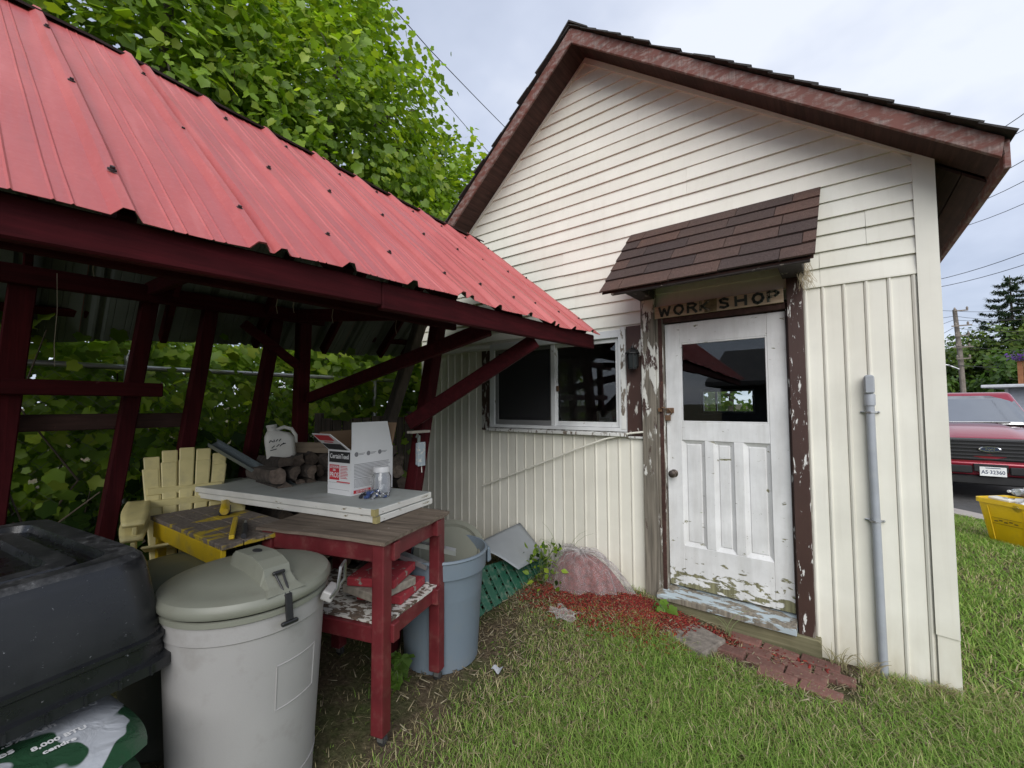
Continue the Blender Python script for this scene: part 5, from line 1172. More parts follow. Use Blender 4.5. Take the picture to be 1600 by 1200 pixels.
def branch_mesh(B, p0, p1, r0, r1, seed, n=5, wob=.12):
    rr = random.Random(seed); p0, p1 = Vector(p0), Vector(p1); L_ = (p1 - p0).length
    pts = [p0.lerp(p1, i / n) + (Vector((rr.uniform(-1, 1), rr.uniform(-1, 1), rr.uniform(-1, 1))) * wob * L_ * .3 if 0 < i < n else Vector()) for i in range(n + 1)]
    B.tube(pts, [r0 + (r1 - r0) * i / n for i in range(n + 1)], 7); return pts
m_trunk = M_plain('tree_bark', (.10, .085, .07), .95, var=.35, scale=14, bmp=.9, bscale=25)
def vine_tree(lb, base, h, rx, ry, seed, ncl, per, size=.15, drapes=0, cols=VINE, zlow=2.9):
    r = np.random.default_rng(seed); bx0, by0 = base; bz = gz(bx0, by0)
    T = thing('vine_covered_tree', lb, 'tree', (bx0, by0, bz), 0, 'vine covered trees behind the shelter')
    c0 = np.array([0, 0, h * .60])
    B = MB(); tp = branch_mesh(B, (0, 0, -.1), (.15, .1, h * .85), .16, .05, seed); rr = random.Random(seed)
    for i in range(9):
        a = rr.uniform(0, 6.28); q = tp[1 + i % 4]; branch_mesh(B, q, q + Vector((math.cos(a) * rx * .8, math.sin(a) * ry * .8, rr.uniform(.4, 1.6))), .05, .012, seed + i + 1)
    for i in range(14):
        a = rr.uniform(0, 6.28); q = Vector((math.cos(a) * rx * .7, math.sin(a) * ry * .7, rr.uniform(.3, .8) * h)); branch_mesh(B, q, q + Vector((rr.uniform(-.4, .4), rr.uniform(-.4, .4), rr.uniform(-1.4, 1.0))), .012, .004, seed + 60 + i)
    B.build('trunk', m_trunk, T, smooth=True)
    th = r.uniform(0, 2 * np.pi, ncl); ph = np.arccos(r.uniform(-.95, 1, ncl)); rad = r.uniform(.60, 1.03, ncl); lump = 1 + .14 * np.sin(3 * th + seed) * np.sin(2.3 * ph + seed)
    C0 = np.stack([rx * rad * lump * np.sin(ph) * np.cos(th), ry * rad * lump * np.sin(ph) * np.sin(th), h * .42 * rad * lump * np.cos(ph)], 1) + c0
    C0 = C0[C0[:, 2] > zlow]
    P, Q = clump_cloud(r, C0, per, np.array([.24, .24, .20]), c0)
    if drapes:
        for i in range(drapes):
            a = r.uniform(0, 6.28); s0 = c0 + np.array([rx * math.cos(a), ry * math.sin(a), r.uniform(-.1, .35) * h * .5]); L_ = r.uniform(.8, 2.2); m_ = int(L_ * 75)
            t = r.uniform(0, 1, m_) ** .8; p = s0 + np.stack([r.normal(0, .13, m_) + .25 * math.cos(a) * t, r.normal(0, .13, m_) + .25 * math.sin(a) * t, -L_ * t], 1); P = np.concatenate([P, p]); Q = np.concatenate([Q, np.tile([math.cos(a), math.sin(a), .2], (m_, 1))])
    V, F, C_ = leaves(P, Q, size, cols, r)
    o = npmesh('crown', V, F, m_leaf, T, C_); return T
vine_tree('tall vine smothered tree rising over the middle of the red roof', (-5.5, .2), 8.6, 1.65, 1.9, 11, 400, 54, .105, 28)
vine_tree('vine draped tree beside the left slope of the workshop roof', (-5.0, 2.5), 6.6, 1.45, 1.5, 12, 270, 48, .10, 18)
vine_tree('vine smothered tree behind the near half of the red roof', (-5.6, -2.0), 8.2, 1.55, 1.7, 13, 320, 52, .11, 16)
vine_tree('vine smothered tree furthest along from the workshop', (-5.7, -4.4), 8.0, 1.5, 1.6, 15, 190, 32, .16, 8)
# low vine thicket on the chain link fence
def thicket(nm, lb, x0, x1, y0, y1, z1, n, seed, cols, size=.13):
    r = np.random.default_rng(seed); T = thing(nm, lb, 'vines', ((x0 + x1) / 2, (y0 + y1) / 2, G))
    ncl = n // 26; C0 = np.stack([r.uniform(x0, x1, ncl), r.uniform(y0, y1, ncl), (z1 + .2) * r.uniform(.02, 1, ncl) ** .8], 1)
    C0[:, 2] += .25 * np.sin(C0[:, 1] * 2.3 + seed); C0[:, 2] = np.clip(C0[:, 2], .12, None); C0 -= np.array([(x0 + x1) / 2, (y0 + y1) / 2, 0])
    P, Q = clump_cloud(r, C0, 26, np.array([.15, .17, .16]), np.array([-2.0, 0, .8])); P[:, 2] = np.maximum(P[:, 2], .06)
    V, F, C_ = leaves(P, Q, size, cols, r); npmesh('foliage', V, F, m_leaf, T, C_)
    B = MB(); rr = random.Random(seed)
    for i in range(26):
        q = Vector((rr.uniform(-.4, .4) * (x1 - x0), rr.uniform(-.5, .5) * (y1 - y0), -.02)); branch_mesh(B, q, q + Vector((rr.uniform(-.3, .5), rr.uniform(-.6, .6), rr.uniform(.9, z1 + .5))), .012, .004, seed * 9 + i, 5, .3)
    B.build('stems', M_plain('vine_stem', (.09, .07, .05), .9), T)
thicket('fence_vines', 'vines growing over the chain link fence behind the shelter', -4.4, -3.1, -4.6, -1.2, 2.25, 12500, 3, VINE, .085)
thicket('fence_vines', 'denser vines filling the gap between shelter and workshop', -4.2, -3.15, -1.2, 1.6, 2.6, 6500, 4, VINE, .11)
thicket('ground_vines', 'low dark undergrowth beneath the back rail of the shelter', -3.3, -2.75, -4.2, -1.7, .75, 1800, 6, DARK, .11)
# chain link fence
FN = thing('chain_link_fence', 'galvanised chain link fence running behind the shelter', 'fence', (-3.15, -1.8, G))
B = MB(); B.tube([(0, -3.2, 1.87), (0, 2.6, 1.87)], .021, 10); B.build('top_rail', m_gal, FN, smooth=True)
for yy in (-2.9, -.78, 1.35): B = MB(); B.tube([(0, yy, -.05), (0, yy, 1.94)], .028, 10); B.lathe([(.032, 1.93), (.030, 1.97), (.012, 2.0), (0, 2.0)], 10, (0, yy, 0)); B.build('post', m_gal, FN, smooth=True)
B = MB(); B.tube([(.03, -2.0, 1.25), (.03, -1.2, 1.50)], .020, 8); B.tube([(.03, -.75, 1.52), (.03, -.35, 1.36)], .02, 8); B.build('brace_pipe', m_gal, FN, smooth=True)
V = []; F = []
B = MB(); st = .085; Hf = 1.82
for i in range(int(5.8 / st) + int(Hf / st) + 2):
    for sg in (1, -1):
        ya = -3.2 + (i - int(Hf / st)) * st if sg > 0 else -3.2 + i * st
        y_s, z_s, y_e, z_e = ya, .03, ya + sg * Hf, .03 + Hf
        lo, hi = -3.2, 2.6
        def cl(t): return (y_s + (y_e - y_s) * t, z_s + (z_e - z_s) * t)
        t0, t1 = 0, 1
        ts = sorted(((lo - y_s) / (y_e - y_s), (hi - y_s) / (y_e - y_s))); t0 = max(0, ts[0]); t1 = min(1, ts[1])
        if t1 - t0 > .02: (ya_, za_), (yb_, zb_) = cl(t0), cl(t1); B.tube([(.002 * sg, ya_, za_), (.002 * sg, yb_, zb_)], .0011, 3, False)
B.build('wire_mesh', M_plain('dull_wire', (.14, .14, .14), .6, .5), FN)['kind'] = 'stuff'
# old grey board fence in the gap
BF = thing('board_fence', 'short run of old grey board fence deep behind the shelter', 'fence', (-3.0, -.55, G))
m_oldb = M_wood('old_fence_board', (.06, .05, .042), (.15, .125, .10), 2, .95)
for i in range(11): B = MB(); B.box((.0 + random.uniform(-.006, .006), -.55 + i * .112, .72 + random.uniform(-.03, .03)), (.02, .10, 1.44)); B.build('board', m_oldb, BF, bev=.003)
for zz in (.35, 1.15): B = MB(); B.box((-.03, 0, zz), (.035, 1.25, .08)); B.build('rail', m_oldb, BF)
for yy in (-.58, .56): B = MB(); B.tube([(-.09, yy, -.02), (-.09, yy, 1.5)], .045, 8); B.build('post', m_oldb, BF)
# small weeds
def weed(nm, lb, x_, y_, h, n, seed, cols=VINE, size=.07, spread=.09):
    r = np.random.default_rng(seed); T = thing(nm, lb, 'weed', (x_, y_, gz(x_, y_)))
    P = np.stack([r.normal(0, spread, n), r.normal(0, spread * .8, n), h * r.uniform(.08, 1, n)], 1); P[:, :2] *= (1.2 - .6 * P[:, 2:3] / h); Q = P.copy(); Q[:, 2] = .06
    V, F, C_ = leaves(P, Q, size, cols, r, LO_S if size < .06 else LO); npmesh('foliage', V, F, m_leaf, T, C_)
    B = MB(); rr = random.Random(seed)
    for i in range(6): B.tube([(rr.uniform(-.02, .02), rr.uniform(-.02, .02), -.02), (rr.uniform(-.05, .05), rr.uniform(-.05, .05), h * .5), (rr.uniform(-spread, spread), rr.uniform(-spread, spread), h * rr.uniform(.8, 1.05))], .0025, 5)
    B.build('stems', M_plain('green_stem', (.09, .13, .04), .8), T); return T
p = onZ((620, 1075), G); weed('broadleaf_weed', 'bright green leafy weed between the cart legs', p.x, p.y, .17, 34, 31, [(.13, .22, .04), (.10, .18, .03)], .075, .05)
weed('climbing_weed', 'leafy weed climbing behind the blue trash can', -1.30, -1.12, .62, 60, 32, VINE, .07, .07)
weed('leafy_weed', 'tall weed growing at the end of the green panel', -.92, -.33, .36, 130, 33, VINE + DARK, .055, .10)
weed('leafy_weed', 'small bright weed sprouting from the mulch near the flagstone', .0, -.22, .09, 12, 34, [(.16, .28, .05)], .06, .03)
# arching grass stalk by the panel
def stalks(nm, lb, x_, y_, n, h, seed, col=(.20, .24, .10)):
    rr = random.Random(seed); B = MB(); T = thing(nm, lb, 'grass', (x_, y_, gz(x_, y_)))
    for i in range(n):
        a = rr.uniform(0, 6.28); b0 = Vector((rr.uniform(-.04, .04), rr.uniform(-.02, .02), -.01)); hh = h * rr.uniform(.6, 1.1); d_ = Vector((math.cos(a), min(math.sin(a), .1) , 0))
        pts = [b0 + d_ * (hh * .5 * t * t) + Vector((0, 0, hh * (t - .25 * t ** 3))) for t in np.linspace(0, 1, 7)]; B.tube(pts, [.0025, .0025, .0022, .002, .0016, .0012, .0006], 4)
    B.build('blades', M_plain('stalk_%d' % seed, col, .8), T); return T
stalks('grass_stalks', 'tall arching grass stalks rising over the grey sheet', -.86, -.12, 9, .55, 41)
stalks('grass_stalks', 'dry grass tuft at the foot of the conduit', 1.17, -.09, 26, .16, 42, (.30, .25, .14))
stalks('grass_stalks', 'single thin grass stalks at the door sill', .42, -.17, 5, .30, 43)
stalks('grass_stalks', 'dry tuft between bricks and siding', 1.02, -.10, 22, .20, 44, (.28, .25, .13))
stalks('grass_stalks', 'dry tuft at the foot of the corner trim', 1.46, -.08, 30, .12, 45, (.32, .28, .15))
# ================================================================== lawn
def lawn(n, x0, x1, y0, y1, seed, hmin, hmax, wd, dens=None):
    r = np.random.default_rng(seed); x_ = r.uniform(x0, x1, n); y_ = r.uniform(y0, y1, n)
    # bare, trodden patches by the bins, the panel and the mulch
    bare = np.exp(-(((x_ + 1.0) / .55) ** 2 + ((y_ + 1.15) / .75) ** 2)) * 1.1 + np.exp(-(((x_ + .95) / .5) ** 2 + ((y_ + 2.2) / .7) ** 2)) * 1.1 + np.exp(-(((x_ + .35) / .55) ** 2 + ((y_ + .25) / .22) ** 2)) * .9
    bare += .9 * ((x_ > .05) & (x_ < 1.12) & (y_ > -.46) & (y_ < 0)) + .9 * S(-x_, .9, 1.5)
    pat = .5 + .5 * np.sin(x_ * 3.1 + 1.3 * np.sin(y_ * 2.2)) * np.sin(y_ * 3.7 + np.sin(x_ * 2.9)); 
    keep = r.uniform(0, 1, n) > np.clip(bare, 0, .97)
    keep &= ~((x_ > XL - .02) & (x_ < XR + .02) & (y_ > -.03) & (y_ < YB + .1))
    keep &= (y_ < drive_edge(x_)) | (x_ < 1.0)
    x_, y_, pat, bare = x_[keep], y_[keep], pat[keep], bare[keep]; n = len(x_)
    hgt = r.uniform(hmin, hmax, n) * (.75 + .5 * pat) * (1 - .4 * np.clip(bare, 0, 1)); az = r.uniform(0, 6.28, n); lean = r.uniform(.3, 1.7, n) * hgt
    wx = r.uniform(.6, 1.3, n) * wd; dx_, dy_ = np.cos(az), np.sin(az); z0 = g(x_, y_) - .006
    b0 = np.stack([x_, y_, z0], 1); sv = np.stack([-dy_, dx_, np.zeros(n)], 1) * wx[:, None]; dd = np.stack([dx_, dy_, np.zeros(n)], 1)
    mid = b0 + dd * (lean * .35)[:, None]; mid[:, 2] += hgt * .62; tip = b0 + dd * lean[:, None]; tip[:, 2] += hgt * r.uniform(.75, 1.0, n)
    V = np.stack([b0 - sv, b0 + sv, mid + sv * .7, mid - sv * .7, tip], 1).reshape(-1, 3)
    i5 = np.arange(n) * 5; F = np.concatenate([np.stack([i5, i5 + 1, i5 + 2], 1), np.stack([i5, i5 + 2, i5 + 3], 1), np.stack([i5 + 3, i5 + 2, i5 + 4], 1)])
    gr = np.array([(.115, .20, .030), (.145, .24, .042), (.095, .175, .028), (.185, .27, .06), (.19, .24, .065)]); dr = np.array([(.30, .26, .14), (.24, .20, .10), (.36, .31, .19)])
    ci = r.integers(0, 5, n); C_ = gr[ci]; pdry = np.clip(.05 + .22 * (1 - pat) + .5 * bare + .35 * np.exp(-((y_ + .05) / .25) ** 2), 0, .85); isd = r.uniform(0, 1, n) < pdry; C_[isd] = dr[r.integers(0, 3, isd.sum())]
    C_ = C_ * r.uniform(1.0, 1.9, (n, 1)); return V, F, np.repeat(C_, 5, 0)
def drive_edge(x_): return 5.75 - (np.asarray(x_) - 2.4) * 1.4
parts = [lawn(230000, -1.7, 2.3, -3.0, .02, 1, .018, .066, .0019), lawn(40000, 2.3, 4.5, -3.0, .6, 2, .022, .06, .0026), lawn(80000, 1.5, 4.2, 0.0, 5.9, 3, .025, .065, .0035), lawn(16000, -3, 7, -9, -3.0, 5, .03, .07, .005)]
o_ = 0; VV, FF, CC = [], [], []
for V, F, C_ in parts: VV.append(V); FF.append(F + o_); CC.append(C_); o_ += len(V)
o = npmesh('lawn_grass', np.concatenate(VV), np.concatenate(FF), m_blade, col=np.concatenate(CC), kind='stuff'); tag(o, 'patchy mown green lawn in front of the workshop', 'grass')
# clover and broadleaf weeds scattered through the turf
r = np.random.default_rng(55); n = 5200; cx_ = r.uniform(-1.0, 4.0, 90); cy_ = r.uniform(-2.9, 3.5, 90); ii = r.integers(0, 90, n); x_ = cx_[ii] + r.normal(0, .10, n); y_ = cy_[ii] + r.normal(0, .09, n)
kp = ~((x_ > XL - .02) & (x_ < XR + .03) & (y_ > -.05)) & ~((x_ > -.05) & (x_ < 1.1) & (y_ > -.52)) & (x_ > -.85); x_, y_ = x_[kp], y_[kp]; n = len(x_)
P = np.stack([x_, y_, g(x_, y_) + r.uniform(.012, .042, n)], 1); Q = np.tile([0, 0, 1.3], (n, 1)); V, F, C_ = leaves(P, Q, .017, [(.11, .20, .035), (.14, .24, .05), (.09, .17, .035)], r, LO_S, .05)
o = npmesh('clover', V, F, m_leaf, col=C_, kind='stuff'); tag(o, 'small clover leaves spread in patches through the lawn', 'clover')
# fallen straw and clippings
def strawpos(r, n):
    a = n // 2; xy = np.concatenate([np.stack([r.normal(-.75, .5, a), r.normal(-.95, .5, a)], 1), np.stack([r.uniform(-1.0, 1.5, n - a), r.normal(-.32, .2, n - a)], 1)]); xy = xy[(xy[:, 1] < -.09)]
    return np.stack([xy[:, 0], xy[:, 1], g(xy[:, 0], xy[:, 1]) + .012 + r.uniform(0, .012, len(xy))], 1)
V, F, C_ = chips(4200, strawpos, [(.30, .25, .15), (.22, .17, .10), (.14, .105, .07), (.36, .31, .21)], (.012, .06), 8, (.05, .13))
o = npmesh('ground_litter', V, F, M_attr('litter', .9), col=C_ * .9, kind='stuff'); tag(o, 'dry straw and leaf litter scattered over the bare soil', 'litter')
# ================================================================== driveway, kerb strip
m_asph = M_plain('asphalt', (.085, .082, .08), .95, var=.2, scale=9, bmp=.4, bscale=120); m_ccs = M_plain('concrete_strip', (.40, .36, .33), .9, var=.1, scale=6, bmp=.3, dirt=(.25, .22, .18), dirt_amt=.4)
def strip(nm, f0, f1, m, z, xa, xb):
    B = MB(); xs2 = np.linspace(xa, xb, 16)
    for a, c in zip(xs2[:-1], xs2[1:]):
        B.hexa([(a, f0(a), -.9), (c, f0(c), -.9), (c, f1(c), -.9), (a, f1(a), -.9)], [(a, f0(a), gz(a, f0(a)) + z), (c, f0(c), gz(c, f0(c)) + z), (c, f1(c), gz(c, f1(c)) + z), (a, f1(a), gz(a, f1(a)) + z)])
    o = B.build(nm, m); o['kind'] = 'structure'; return o
de = lambda x_: float(drive_edge(x_))
strip('concrete_path', lambda x_: de(x_) + .06, lambda x_: de(x_) + .68, m_ccs, .03, 1.8, 5.0)
def dg(u, v): 
    x_ = 1.7 + u * 9; y_ = max(de(min(x_, 5.2)) + .69, 0) + v * v * 40; return Vector((x_, y_, gz(x_, y_) + .024))
o = MB().grid(dg, 24, 24).build('driveway', m_asph); o['kind'] = 'structure'
# ================================================================== yellow recycling box
yb = onZ((1548, 850), gz(2.37, 3.75)); yc = Vector((yb.x + .28, yb.y + .16, 0)); yc.z = gz(yc.x, yc.y)
YB_ = thing('yellow_recycling_box', 'yellow plastic recycling box full of bottles on the side lawn', 'recycling box', yc, math.radians(-46))
m_ybox = M_plain('yellow_box_plastic', (.72, .47, .006), .42, var=.05, dirt=(.45, .32, .05), dirt_amt=.3)
rg2 = lambda L, W, r, z: [(x_, y_, z) for x_, y_ in rrect(L, W, r)]
hb = .50
loft([rg2(.40, .30, .04, .0), rg2(.42, .32, .04, .012), rg2(.54, .42, .05, hb - .05), rg2(.57, .45, .05, hb - .048), rg2(.57, .45, .05, hb), rg2(.55, .43, .05, hb), rg2(.52, .40, .05, hb - .05), rg2(.41, .31, .04, .03)], True, True).build('tub', m_ybox, YB_, smooth=True)
B = MB()
for xx in (-.16, .16): B.beam((xx * .82, -.172, .05), (xx, -.213, hb - .08), .006, .008)
B.build('side_ribs', m_ybox, YB_)
tl = Matrix.Rotation(math.radians(7), 4, 'X')
B = MB(); B.box((.0, -.190, .285), (.012, .003, .004)); 
for i in range(5): B.box((-.10 + i * .045, -.1975 - .0006 * i, .262 + (i % 2) * .012), (.03, .003, .012), (math.radians(7), 0, 0))
for xx in (-.0,): B.box((xx, -.203, .300), (.26, .003, .003), (math.radians(7), 0, 0)); B.box((xx, -.195, .235), (.26, .003, .003), (math.radians(7), 0, 0))
B.build('moulded_print', M_plain('dark_yellow_print', (.12, .08, .01), .6), YB_)
m_pet = M_glass('bottle_plastic', (.86, .92, .95), .08); m_lab = M_plain('bottle_label', (.68, .69, .70), .5)
bt = [((-.12, -.05, hb + .03), 75, 10, 'clear plastic bottle lying at the corner of the yellow box'), ((.02, -.02, hb + .045), 80, 60, 'crushed clear bottle with white label in the yellow box'), ((.12, -.12, hb + .03), 70, 120, 'squat clear bottle leaning in the yellow box')]
for (px, py, pz), tilt, rz, lb in bt:
    T = thing('plastic_bottle', lb, 'bottle', YB_.matrix_basis @ Vector((px, py, pz - .055)), (math.radians(tilt), 0, math.radians(rz)), 'bottles in the recycling box')
    B = MB(); B.lathe([(.036, 0), (.040, .008), (.040, .07), (.037, .075), (.040, .08), (.040, .15), (.034, .175), (.014, .205), (.013, .222)], 18, (0, 0, -.11)); B.build('body', m_pet, T, smooth=True)
    B = MB(); B.lathe([(.0408, .07), (.0408, .14)], 18, (0, 0, -.11)); B.build('label_wrap', m_lab, T, smooth=True)
    B = MB(); B.lathe([(.015, .218), (.015, .235), (0, .236)], 12, (0, 0, -.11)); B.build('cap', m_lab, T, smooth=True)
for j_, (px, py, pz, tilt, rz, lb) in enumerate(((.10, .02, .05, 62, 200, 'clear bottle heaped on top of the others in the yellow box'), (-.05, .08, .05, 84, 300, 'clear bottle lying across the back of the yellow box'), (.20, -.08, .05, 55, 30, 'clear bottle sticking out beside the grey pot'))):
    T2_ = copy_tree(T); T2_.location = YB_.matrix_basis @ Vector((px, py, hb + pz + .03)); T2_.rotation_euler = (math.radians(tilt), 0, math.radians(rz)); tag(T2_, lb)
PT = thing('grey_pot', 'grey plastic plant pot tipped on its side in the yellow box', 'pot', YB_.matrix_basis @ Vector((.16, .06, hb + .10)), (math.radians(60), 0, math.radians(60)))
B = MB(); B.lathe([(.09, -.08), (.125, .09), (.132, .09), (.132, .115), (.122, .115), (.085, -.07), (0, -.07)], 28); B.build('shell', M_plain('grey_pot_plastic', (.10, .10, .10), .5), PT, smooth=True)
m_tray = M_plain('white_foam', (.66, .64, .58), .7)
B = MB(); B.box((0, 0, 0), (.20, .12, .03)); o = B.build('foam_tray', m_tray, loc=YB_.matrix_basis @ Vector((-.10, -.09, hb + .0)), rot=(0, .06, math.radians(-46)), bev=.008); tag(o, 'white foam tray on the front rim of the yellow box', 'tray')
# ================================================================== pickup truck
TRG = -.345
TK = thing('pickup_truck', 'dark red pickup truck parked nose out on the driveway', 'pickup truck', (3.06, 7.20, TRG))
m_paint, nt_, p_ = newmat('maroon_car_paint'); p_.inputs['Base Color'].default_value = (.29, .012, .032, 1); p_.inputs['Metallic'].default_value = .35; p_.inputs['Roughness'].default_value = .3; p_.inputs['Coat Weight'].default_value = 1.0; p_.inputs['Coat Roughness'].default_value = .04
m_tblk = M_plain('truck_black_plastic', (.014, .014, .015), .4, bmp=.02); m_chr = M_plain('chrome', (.75, .75, .76), .12, 1.0, bmp=0); m_tgl = M_plain('truck_glass', (.07, .08, .09), .06, 0, bmp=0, spec=1.0); m_tgl.node_tree.nodes['Principled BSDF'].inputs['IOR'].default_value = 2.3  # truck glass: lightened grey base colour stands in for haze inside the cab
def wprof(pts, hw, name, m, bev=.02):  # side profile (y,z) extruded across, with width table
    B = MB(); n = len(pts); V = []; F = []
    xs3 = [-1, -.92, -.5, 0, .5, .92, 1]
    for s_ in xs3:
        for (y_, z_) in pts:
            V.append((s_ * hw, y_ + (.10 * abs(s_) ** 3 if y_ < .35 else 0), z_ - (.035 * abs(s_) ** 4 if z_ > .9 else 0)))
    for i in range(len(xs3) - 1):
        for k in range(n): F.append((i*n+k, i*n+(k+1)%n, (i+1)*n+(k+1)%n, (i+1)*n+k))
    F += [tuple(range(n - 1, -1, -1)), tuple((len(xs3) - 1) * n + k for k in range(n))]
    return B.add(V, F).build(name, m, TK, smooth=True, bev=bev, seg=3)
# lower body with wheel arches
arch = lambda yc_: [(yc_ + .47 * math.cos(a), .42 + .47 * math.sin(a)) for a in np.linspace(math.pi, 0, 9)]
body = [(.06, .48)] + [(.50, .42)] + arch(1.0)[1:-1] + [(1.52, .40), (3.9, .40)] + arch(4.55)[1:-1] + [(5.2, .48), (5.75, .55), (5.78, 1.20), (3.95, 1.22), (1.75, 1.22), (.9, 1.21), (.22, 1.13), (.05, 1.06), (.02, .80)]
wprof(body, 1.0, 'body', m_paint)
# hood with raised centre and creases
def hood(u, v):
    x_ = (u * 2 - 1) * .90; y_ = .04 + v * 1.40; z_ = 1.07 + .22 * (1 - (1 - v) ** 2.6) * (1 - .12 * (u * 2 - 1) ** 2) + (.035 if .26 < u < .74 else 0) * (1 - (1 - v) ** 3) - .06 * abs(u * 2 - 1) ** 4; return Vector((x_, y_ + .10 * abs(u * 2 - 1) ** 3, z_))
MB().grid(hood, 24, 14).build('hood', m_paint, TK, smooth='all', solid=.012)
# cab
cab_b = [(1.40, 1.24), (3.90, 1.24)]
def cab(hw0, hw1, pts, nm, m, bev=.05):
    B = MB(); (y0_, z0_), (y1_, z1_), (y2_, z2_), (y3_, z3_) = pts
    B.hexa([(-hw0, y0_, z0_), (hw0, y0_, z0_), (hw0, y1_, z1_), (-hw0, y1_, z1_)], [(-hw1, y3_, z3_), (hw1, y3_, z3_), (hw1, y2_, z2_), (-hw1, y2_, z2_)]); return B.build(nm, m, TK, bev=bev, seg=4, smooth=True)
cab(.93, .74, [(1.44, 1.20), (3.92, 1.20), (3.72, 1.92), (2.20, 1.92)], 'cab', m_paint, .07)
def wsh(u, v): x_ = (u * 2 - 1); return Vector((x_ * (.86 - .14 * v), 1.425 + .72 * v + .05 * x_ * x_ - .035 + .0, 1.285 + .56 * v))
MB().grid(wsh, 10, 6).build('windshield', m_tgl, TK, smooth='all', solid=.01)
for s_ in (-1, 1):
    B = MB(); B.add([(s_ * .922, 1.80, 1.26), (s_ * .922, 3.75, 1.26), (s_ * .79, 3.62, 1.80), (s_ * .79, 2.32, 1.80)], [(0, 1, 2, 3)]); B.build('side_window', m_tgl, TK, solid=.01)
    B = MB(); B.box((s_ * 1.14, 1.66, 1.36), (.24, .12, .20)); B.build('mirror', m_tblk, TK, bev=.04, seg=3, smooth=True); B = MB(); B.beam((s_ * .95, 1.68, 1.28), (s_ * 1.08, 1.67, 1.31), .06, .05); B.build('mirror_arm', m_tblk, TK)
    B = MB(); B.hexa([(s_ * .70, .015, .83), (s_ * .985, .10, .83), (s_ * .985, .35, .83), (s_ * .70, .25, .83)], [(s_ * .70, .015, 1.05), (s_ * .985, .10, 1.05), (s_ * .985, .35, 1.05), (s_ * .70, .25, 1.05)]); B.build('headlight', M_plain('headlight_lens', (.5, .5, .52), .08, .2, bmp=0), TK, bev=.02, seg=2)
    for yc_ in (1.0, 4.55):
        wv2 = thing('wheel', None, None); wv2.parent = TK; wv2.location = (s_ * .88, yc_, .39); RY = Matrix.Rotation(math.radians(90), 3, 'Y')
        B = MB(); B.lathe([(.25, -.12), (.36, -.12), (.39, -.09), (.39, .09), (.36, .12), (.25, .12)], 28, M=RY); B.build('tyre', M_plain('tyre_rubber', (.02, .02, .02), .8), wv2, smooth=True)
        B = MB(); B.lathe([(.25, -.11), (.25, .11), (.20, .06), (.07, .08), (0, .085)], 20, M=RY); B.build('rim', m_gal, wv2, smooth=True)
B = MB(); B.box((0, .075, .915), (1.56, .10, .38)); B.build('grille_frame', m_tblk, TK, bev=.02, seg=2)
for i in range(6): B = MB(); B.box((0, .012, .765 + i * .060), (1.50, .035, .020)); B.build('grille_slat', M_plain('grille_slat_black', (.035, .035, .037), .3), TK, bev=.004)
EMB = thing('emblem', None, None); EMB.parent = TK; EMB.location = (0, -.012, .93)
B = MB(); B.lathe([(.5, 0), (.5, .012), (.46, .018), (0, .018)], 32, M=MY, sx=.26, sy=.10); B.build('oval', m_chr, EMB, smooth=True)
B = MB(); B.lathe([(.5, .0185), (.5, .0205), (0, .0205)], 32, M=MY, sx=.225, sy=.072); B.build('field', M_plain('emblem_field', (.03, .04, .07), .2), EMB, smooth=True)
text_obj('script', 'Ford', .058, m_chr, EMB, frameM((0, -.022, .002), (1, 0, 0), (0, 0, 1)), .001)
B = MB(); B.hexa([(-.98, .06, .50), (.98, .06, .50), (.98, .45, .50), (-.98, .45, .50)], [(-.98, .0, .705), (.98, .0, .705), (.98, .45, .705), (-.98, .45, .705)]); B.build('bumper', m_paint, TK, bev=.04, seg=3, smooth=True)
for s_ in (-1, 1): B = MB(); B.box((s_ * .52, -.002, .58), (.62, .03, .13)); B.build('bumper_pad', m_tblk, TK, bev=.015)
B = MB(); B.box((0, -.005, .615), (.40, .03, .13)); B.build('plate_mount', m_tblk, TK, bev=.01)
B = MB(); B.box((0, .10, .40), (1.75, .10, .15)); B.build('air_dam', m_tblk, TK, bev=.02)
PL = thing('licence_plate', None, None); PL.parent = TK; PL.location = (.02, -.024, .56)
B = MB(); B.box((0, 0, 0), (.305, .004, .152)); B.build('plate', M_plain('plate_white', (.75, .77, .76), .35), PL, bev=.002)
text_obj('characters', 'AS\u00b732360', .085, M_plain('plate_ink', (.03, .045, .10), .5), PL, frameM((0, -.003, -.012), (1, 0, 0), (0, 0, 1)), .0012, squash=.82)
B = MB(); B.box((0, -.003, .058), (.17, .002, .012)); B.build('header_text', M_plain('plate_ink', (.03, .045, .10), .5), PL)
m_cowl = M_plain('matt_cowl', (.012, .012, .012), .95, spec=.1)
B = MB(); B.beam((-.80, 1.44, 1.315), (.55, 1.40, 1.335), .02, .02); B.build('wiper', m_cowl, TK)
B = MB(); B.box((0, 1.38, 1.285), (1.62, .16, .03)); B.build('cowl', m_cowl, TK)
for xx in (-.38, .38):
    B = MB(); B.box((xx, 2.05, 1.36), (.46, .14, .55)); B.box((xx, 2.08, 1.70), (.24, .10, .18)); B.build('seat', m_cowl, TK, bev=.05, seg=3)
B = MB(); B.tube([(-.50 + .17 * math.cos(t_), 1.72 + .05 * math.sin(t_), 1.30 + .17 * math.sin(t_)) for t_ in np.linspace(0, 6.283, 20)], .018, 6); B.build('steering_wheel', m_cowl, TK)
